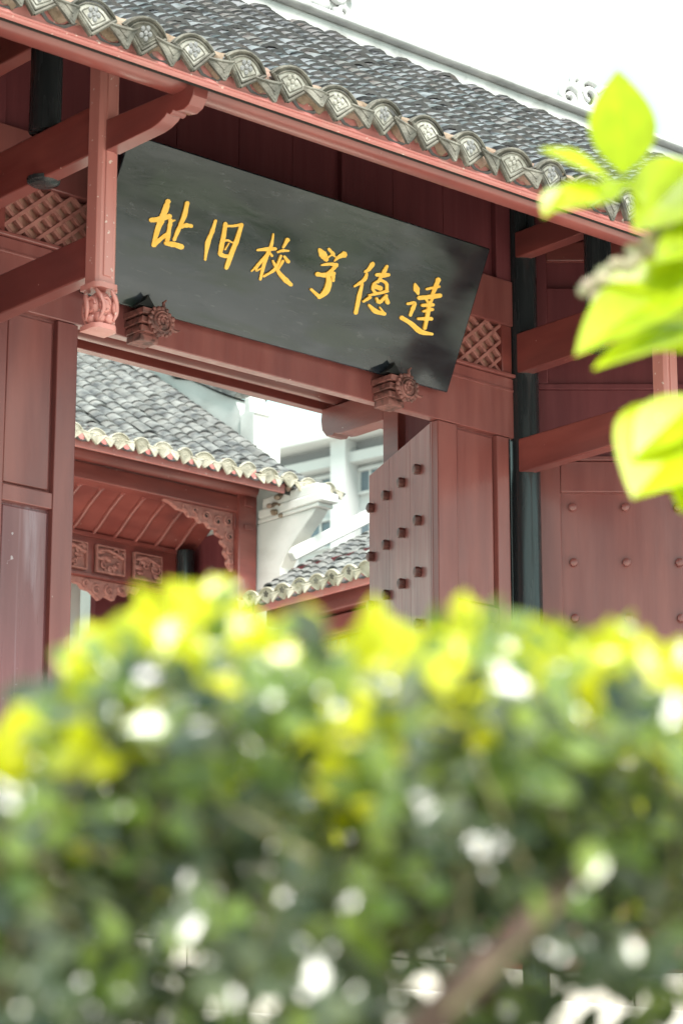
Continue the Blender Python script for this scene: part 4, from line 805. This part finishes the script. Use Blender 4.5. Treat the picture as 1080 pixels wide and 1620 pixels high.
for _ in range(8000):                       # the mass of the hedge
    s = R.uniform(-.52, .52); d = R.uniform(1.36, 2.05); zt = prof_top(s, d)
    q = R.random()**1.5
    z = zt-.02-q*.62
    if z < .5: continue
    dense = 1.0 if zt-z < .16 else .8
    if s > .12 and z < 1.52 and R.random() < .45: continue
    if d < 1.5 and -.0 < s < .12 and abs(z-(1.365+(s)*.95)) < .022 and R.random() < .75: continue
    if z < 1.50 and R.random() < .2: continue
    if R.random() > dense: continue
    p = hpt(s, d, z)
    if d < 1.78 and zt-z > .05 and mnoise.noise(p*17) < -.10: continue          # gaps between the clumps
    ax = (RT*R.gauss(0, .6)-FH*R.gauss(.35, .5)+Vector((0, 0, R.uniform(.2, 1))))
    young = zt-z
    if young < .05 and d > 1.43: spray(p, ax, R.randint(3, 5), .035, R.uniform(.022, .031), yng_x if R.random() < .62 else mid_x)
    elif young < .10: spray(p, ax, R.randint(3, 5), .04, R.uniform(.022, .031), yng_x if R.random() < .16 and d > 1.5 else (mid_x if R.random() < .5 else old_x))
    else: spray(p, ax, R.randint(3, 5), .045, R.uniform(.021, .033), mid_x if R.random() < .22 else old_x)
    if R.random() < .15: twigs.append((p, ax.normalized()))
for _ in range(170):                        # upright new shoots along the top
    s = R.uniform(-.60, .60); d = R.uniform(1.46, 1.85); zt = prof_top(s, d)
    spray(hpt(s, d, zt-.035), Vector((R.gauss(0, .25), R.gauss(0, .25), 1)), R.randint(4, 6), R.uniform(.03, .05), R.uniform(.022, .031), yng_x, .7)
for _ in range(900):                        # lower body of the hedge, under the frame
    s = R.uniform(-.7, .7); d = R.uniform(1.4, 2.05); z = R.uniform(.15, 1.1)
    spray(hpt(s, d, z), RT*R.gauss(0, .6)-FH*R.gauss(.2, .6)+Vector((0, 0, .5)), 4, .05, .026, old_x)
LO = leaf_mesh('leaf', LEAF_OLD, fold=.14, curl=.22); LM = leaf_mesh('leaf', LEAF_MID, fold=.14, curl=.2); LY = leaf_mesh('leaf', LEAF_YOUNG, W=.6, fold=.16)
def dist_key(M): return seen(M.translation)[0] if seen(M.translation)[1] else 99
yng_x.sort(key=dist_key)
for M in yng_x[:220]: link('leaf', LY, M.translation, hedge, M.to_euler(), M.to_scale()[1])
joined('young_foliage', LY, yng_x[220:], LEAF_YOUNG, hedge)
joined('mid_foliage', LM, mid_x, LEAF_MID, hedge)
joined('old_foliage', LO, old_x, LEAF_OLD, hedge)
tw = MB()
for p, ax in twigs: tw.tube([p-ax*.05, p, p+ax*.03], [.0016, .0013, .0006], 5)
o = tw.build('twigs', TWIG, hedge); o['kind'] = 'stuff'
def stem(pts, r0, r1, name='stem'):
    k = len(pts); MB().tube([hpt(*q) for q in pts], [r0+(r1-r0)*i/(k-1) for i in range(k)], 10).build(name, BARK, hedge)
stem([(-.10, 1.78, 0), (-.04, 1.76, .6), (-.01, 1.60, 1.2), (.033, 1.44, 1.395), (.07, 1.42, 1.43), (.10, 1.44, 1.46), (.14, 1.55, 1.50)], .0165, .006)
stem([(-.10, 1.78, .5), (-.12, 1.75, 1.2), (-.07, 1.73, 1.42), (-.05, 1.72, 1.55)], .014, .005)
stem([(.02, 1.85, .0), (.08, 1.85, 1.2), (.10, 1.86, 1.45), (.05, 1.84, 1.58)], .018, .005)
stem([(-.35, 1.8, 0), (-.33, 1.8, .9), (-.25, 1.78, 1.35), (-.2, 1.76, 1.55)], .02, .006)
stem([(.38, 1.8, 0), (.36, 1.8, .9), (.28, 1.78, 1.35), (.22, 1.76, 1.5)], .02, .006)

# ------------------------------------------------------------------ small broad-leaved tree reaching in from the right
def T(x, y, d=4.4):                        # a place in the tree's own frame: metres right of and above the camera, d metres out
    k = .59; return CAM + FH*d*k + RT*x*k + Vector((0, 0, y*k))
tree = thing('broadleaf_tree', 'young tree with big lime-green leaves and pale flower spikes hanging in from the right', 'tree', T(1.25, -1.3/.59, 4.5))
MB().tube([T(1.25, -1.3/.59, 4.5), T(1.22, -.2, 4.5), T(1.15, 1.2, 4.48), T(1.05, 2.4, 4.5)], [.06, .05, .038, .02], 12).build('trunk', BARK, tree)
def branch(P, r0, r1): k = len(P); MB().tube(P, [r0+(r1-r0)*i/(k-1) for i in range(k)], 8).build('branch', TWIG, tree)
branch([T(1.12, 1.5), T(.9, 1.6), T(.70, 1.70), T(.56, 1.735), T(.49, 1.757)], .014, .0035)
branch([T(1.17, 1.1), T(.9, 1.30), T(.72, 1.45), T(.62, 1.56), T(.58, 1.65)], .014, .004)
branch([T(1.2, .8), T(.9, 1.15), T(.72, 1.27), T(.60, 1.345)], .013, .004)
def big_leaf(base, tip, ratio, face, curl=.12, fold=.14):
    b, t = T(*base), T(*tip); d = t-b; L = d.length
    me = leaf_mesh('leaf', LEAF_TREE, 1, ratio, fold, curl, 9)
    up = (-FH*face[0] + RT*face[1] + Vector((0, 0, 1))*face[2])
    M = leaf_xf(b, d, up, L, 0)
    o = link('leaf', me, M.translation, tree, M.to_euler(), L); return o
big_leaf((.488, 1.775, 4.40), (.481, 1.958, 4.36), .60, (1, .1, .1), .06)
big_leaf((.470, 1.765, 4.40), (.346, 1.806, 4.33), .42, (.75, 0, .6), .10)
big_leaf((.482, 1.742, 4.40), (.352, 1.698, 4.28), .46, (.8, .0, .6), .22)
big_leaf((.372, 1.712, 4.30), (.338, 1.655, 4.27), .55, (1, -.3, .1), .15)
big_leaf((.615, 1.795, 4.40), (.50, 1.655, 4.32), .62, (1, .2, .3), .1)
big_leaf((.53, 1.75, 4.42), (.61, 1.69, 4.36), .7, (1, .2, .2), .1)
big_leaf((.63, 1.72, 4.42), (.55, 1.66, 4.36), .7, (1, .0, .5), .1)
big_leaf((.63, 1.605, 4.40), (.384, 1.434, 4.25), .44, (.8, -.2, .6), .12)
big_leaf((.62, 1.57, 4.40), (.452, 1.575, 4.33), .50, (.9, .0, .45), .16)
big_leaf((.64, 1.53, 4.45), (.50, 1.49, 4.36), .55, (.7, .0, .75), .10)
big_leaf((.63, 1.50, 4.40), (.414, 1.398, 4.26), .34, (.65, -.1, .8), .08)
big_leaf((.625, 1.345, 4.38), (.470, 1.160, 4.22), .70, (1, -.2, .35), .06)
big_leaf((.63, 1.30, 4.42), (.565, 1.165, 4.34), .8, (1, .1, .2), .10)
big_leaf((.64, 1.37, 4.40), (.545, 1.315, 4.33), .45, (.8, 0, .6), .1)
big_leaf((.487, 1.762, 4.39), (.452, 1.722, 4.31), .6, (.25, 0, 1), .3)
big_leaf((.487, 1.758, 4.38), (.515, 1.715, 4.32), .55, (.35, .1, 1), .3)
big_leaf((.65, 1.67, 4.40), (.53, 1.595, 4.30), .5, (.8, 0, .6), .12)
big_leaf((.66, 1.62, 4.44), (.56, 1.62, 4.36), .5, (1, 0, .2), .15)
big_leaf((.64, 1.47, 4.42), (.49, 1.45, 4.30), .42, (.8, .1, .6), .14)
big_leaf((.60, 1.36, 4.36), (.478, 1.235, 4.26), .5, (1, -.3, .2), .05)
big_leaf((.66, 1.24, 4.40), (.56, 1.185, 4.32), .6, (1, .1, .3), .1)
def spike(P, r, n):
    k = MB(); rr = random.Random(len(P)*n)
    pts = [T(*p) for p in P]
    for i in range(n):
        q = i/(n-1)*(len(pts)-1); j = min(int(q), len(pts)-2); p = pts[j].lerp(pts[j+1], q-j)
        for m_ in range(3):
            a = rr.random()*6.28; k.ball(p+RT*math.cos(a)*r*.7+Vector((0, 0, math.sin(a)*r*.7))+FH*rr.gauss(0, r*.4), r*rr.uniform(.55, .8), 7, 5)
    k.tube(pts, r*.3, 6); k.build('flower_spike', SPIKE, tree)
spike([(.421, 1.545, 4.36), (.46, 1.585, 4.37), (.511, 1.632, 4.38), (.566, 1.67, 4.40)], .010, 15)
spike([(.489, 1.275, 4.33), (.53, 1.30, 4.35), (.60, 1.345, 4.40)], .0106, 12)
rt_ = random.Random(9)
for i in range(110):                        # the rest of the crown, to the right of and above the frame
    x, y, d = rt_.uniform(.72, 1.7), rt_.uniform(.9, 2.7), rt_.uniform(4.1, 5.0)
    big_leaf((x, y, d), (x+rt_.gauss(-.06, .09), y+rt_.gauss(-.05, .06), d+rt_.gauss(-.05, .08)), rt_.uniform(.5, .65), (rt_.uniform(0, 1), rt_.gauss(0, .4), 1), .15)
for i in range(6):
    x, y = rt_.uniform(.8, 1.6), rt_.uniform(1.3, 2.5); branch([T(1.12, y-.35, 4.48), T((1.12+x)/2, y-.1, 4.5), T(x, y, 4.5+rt_.gauss(0, .2))], .01, .003)
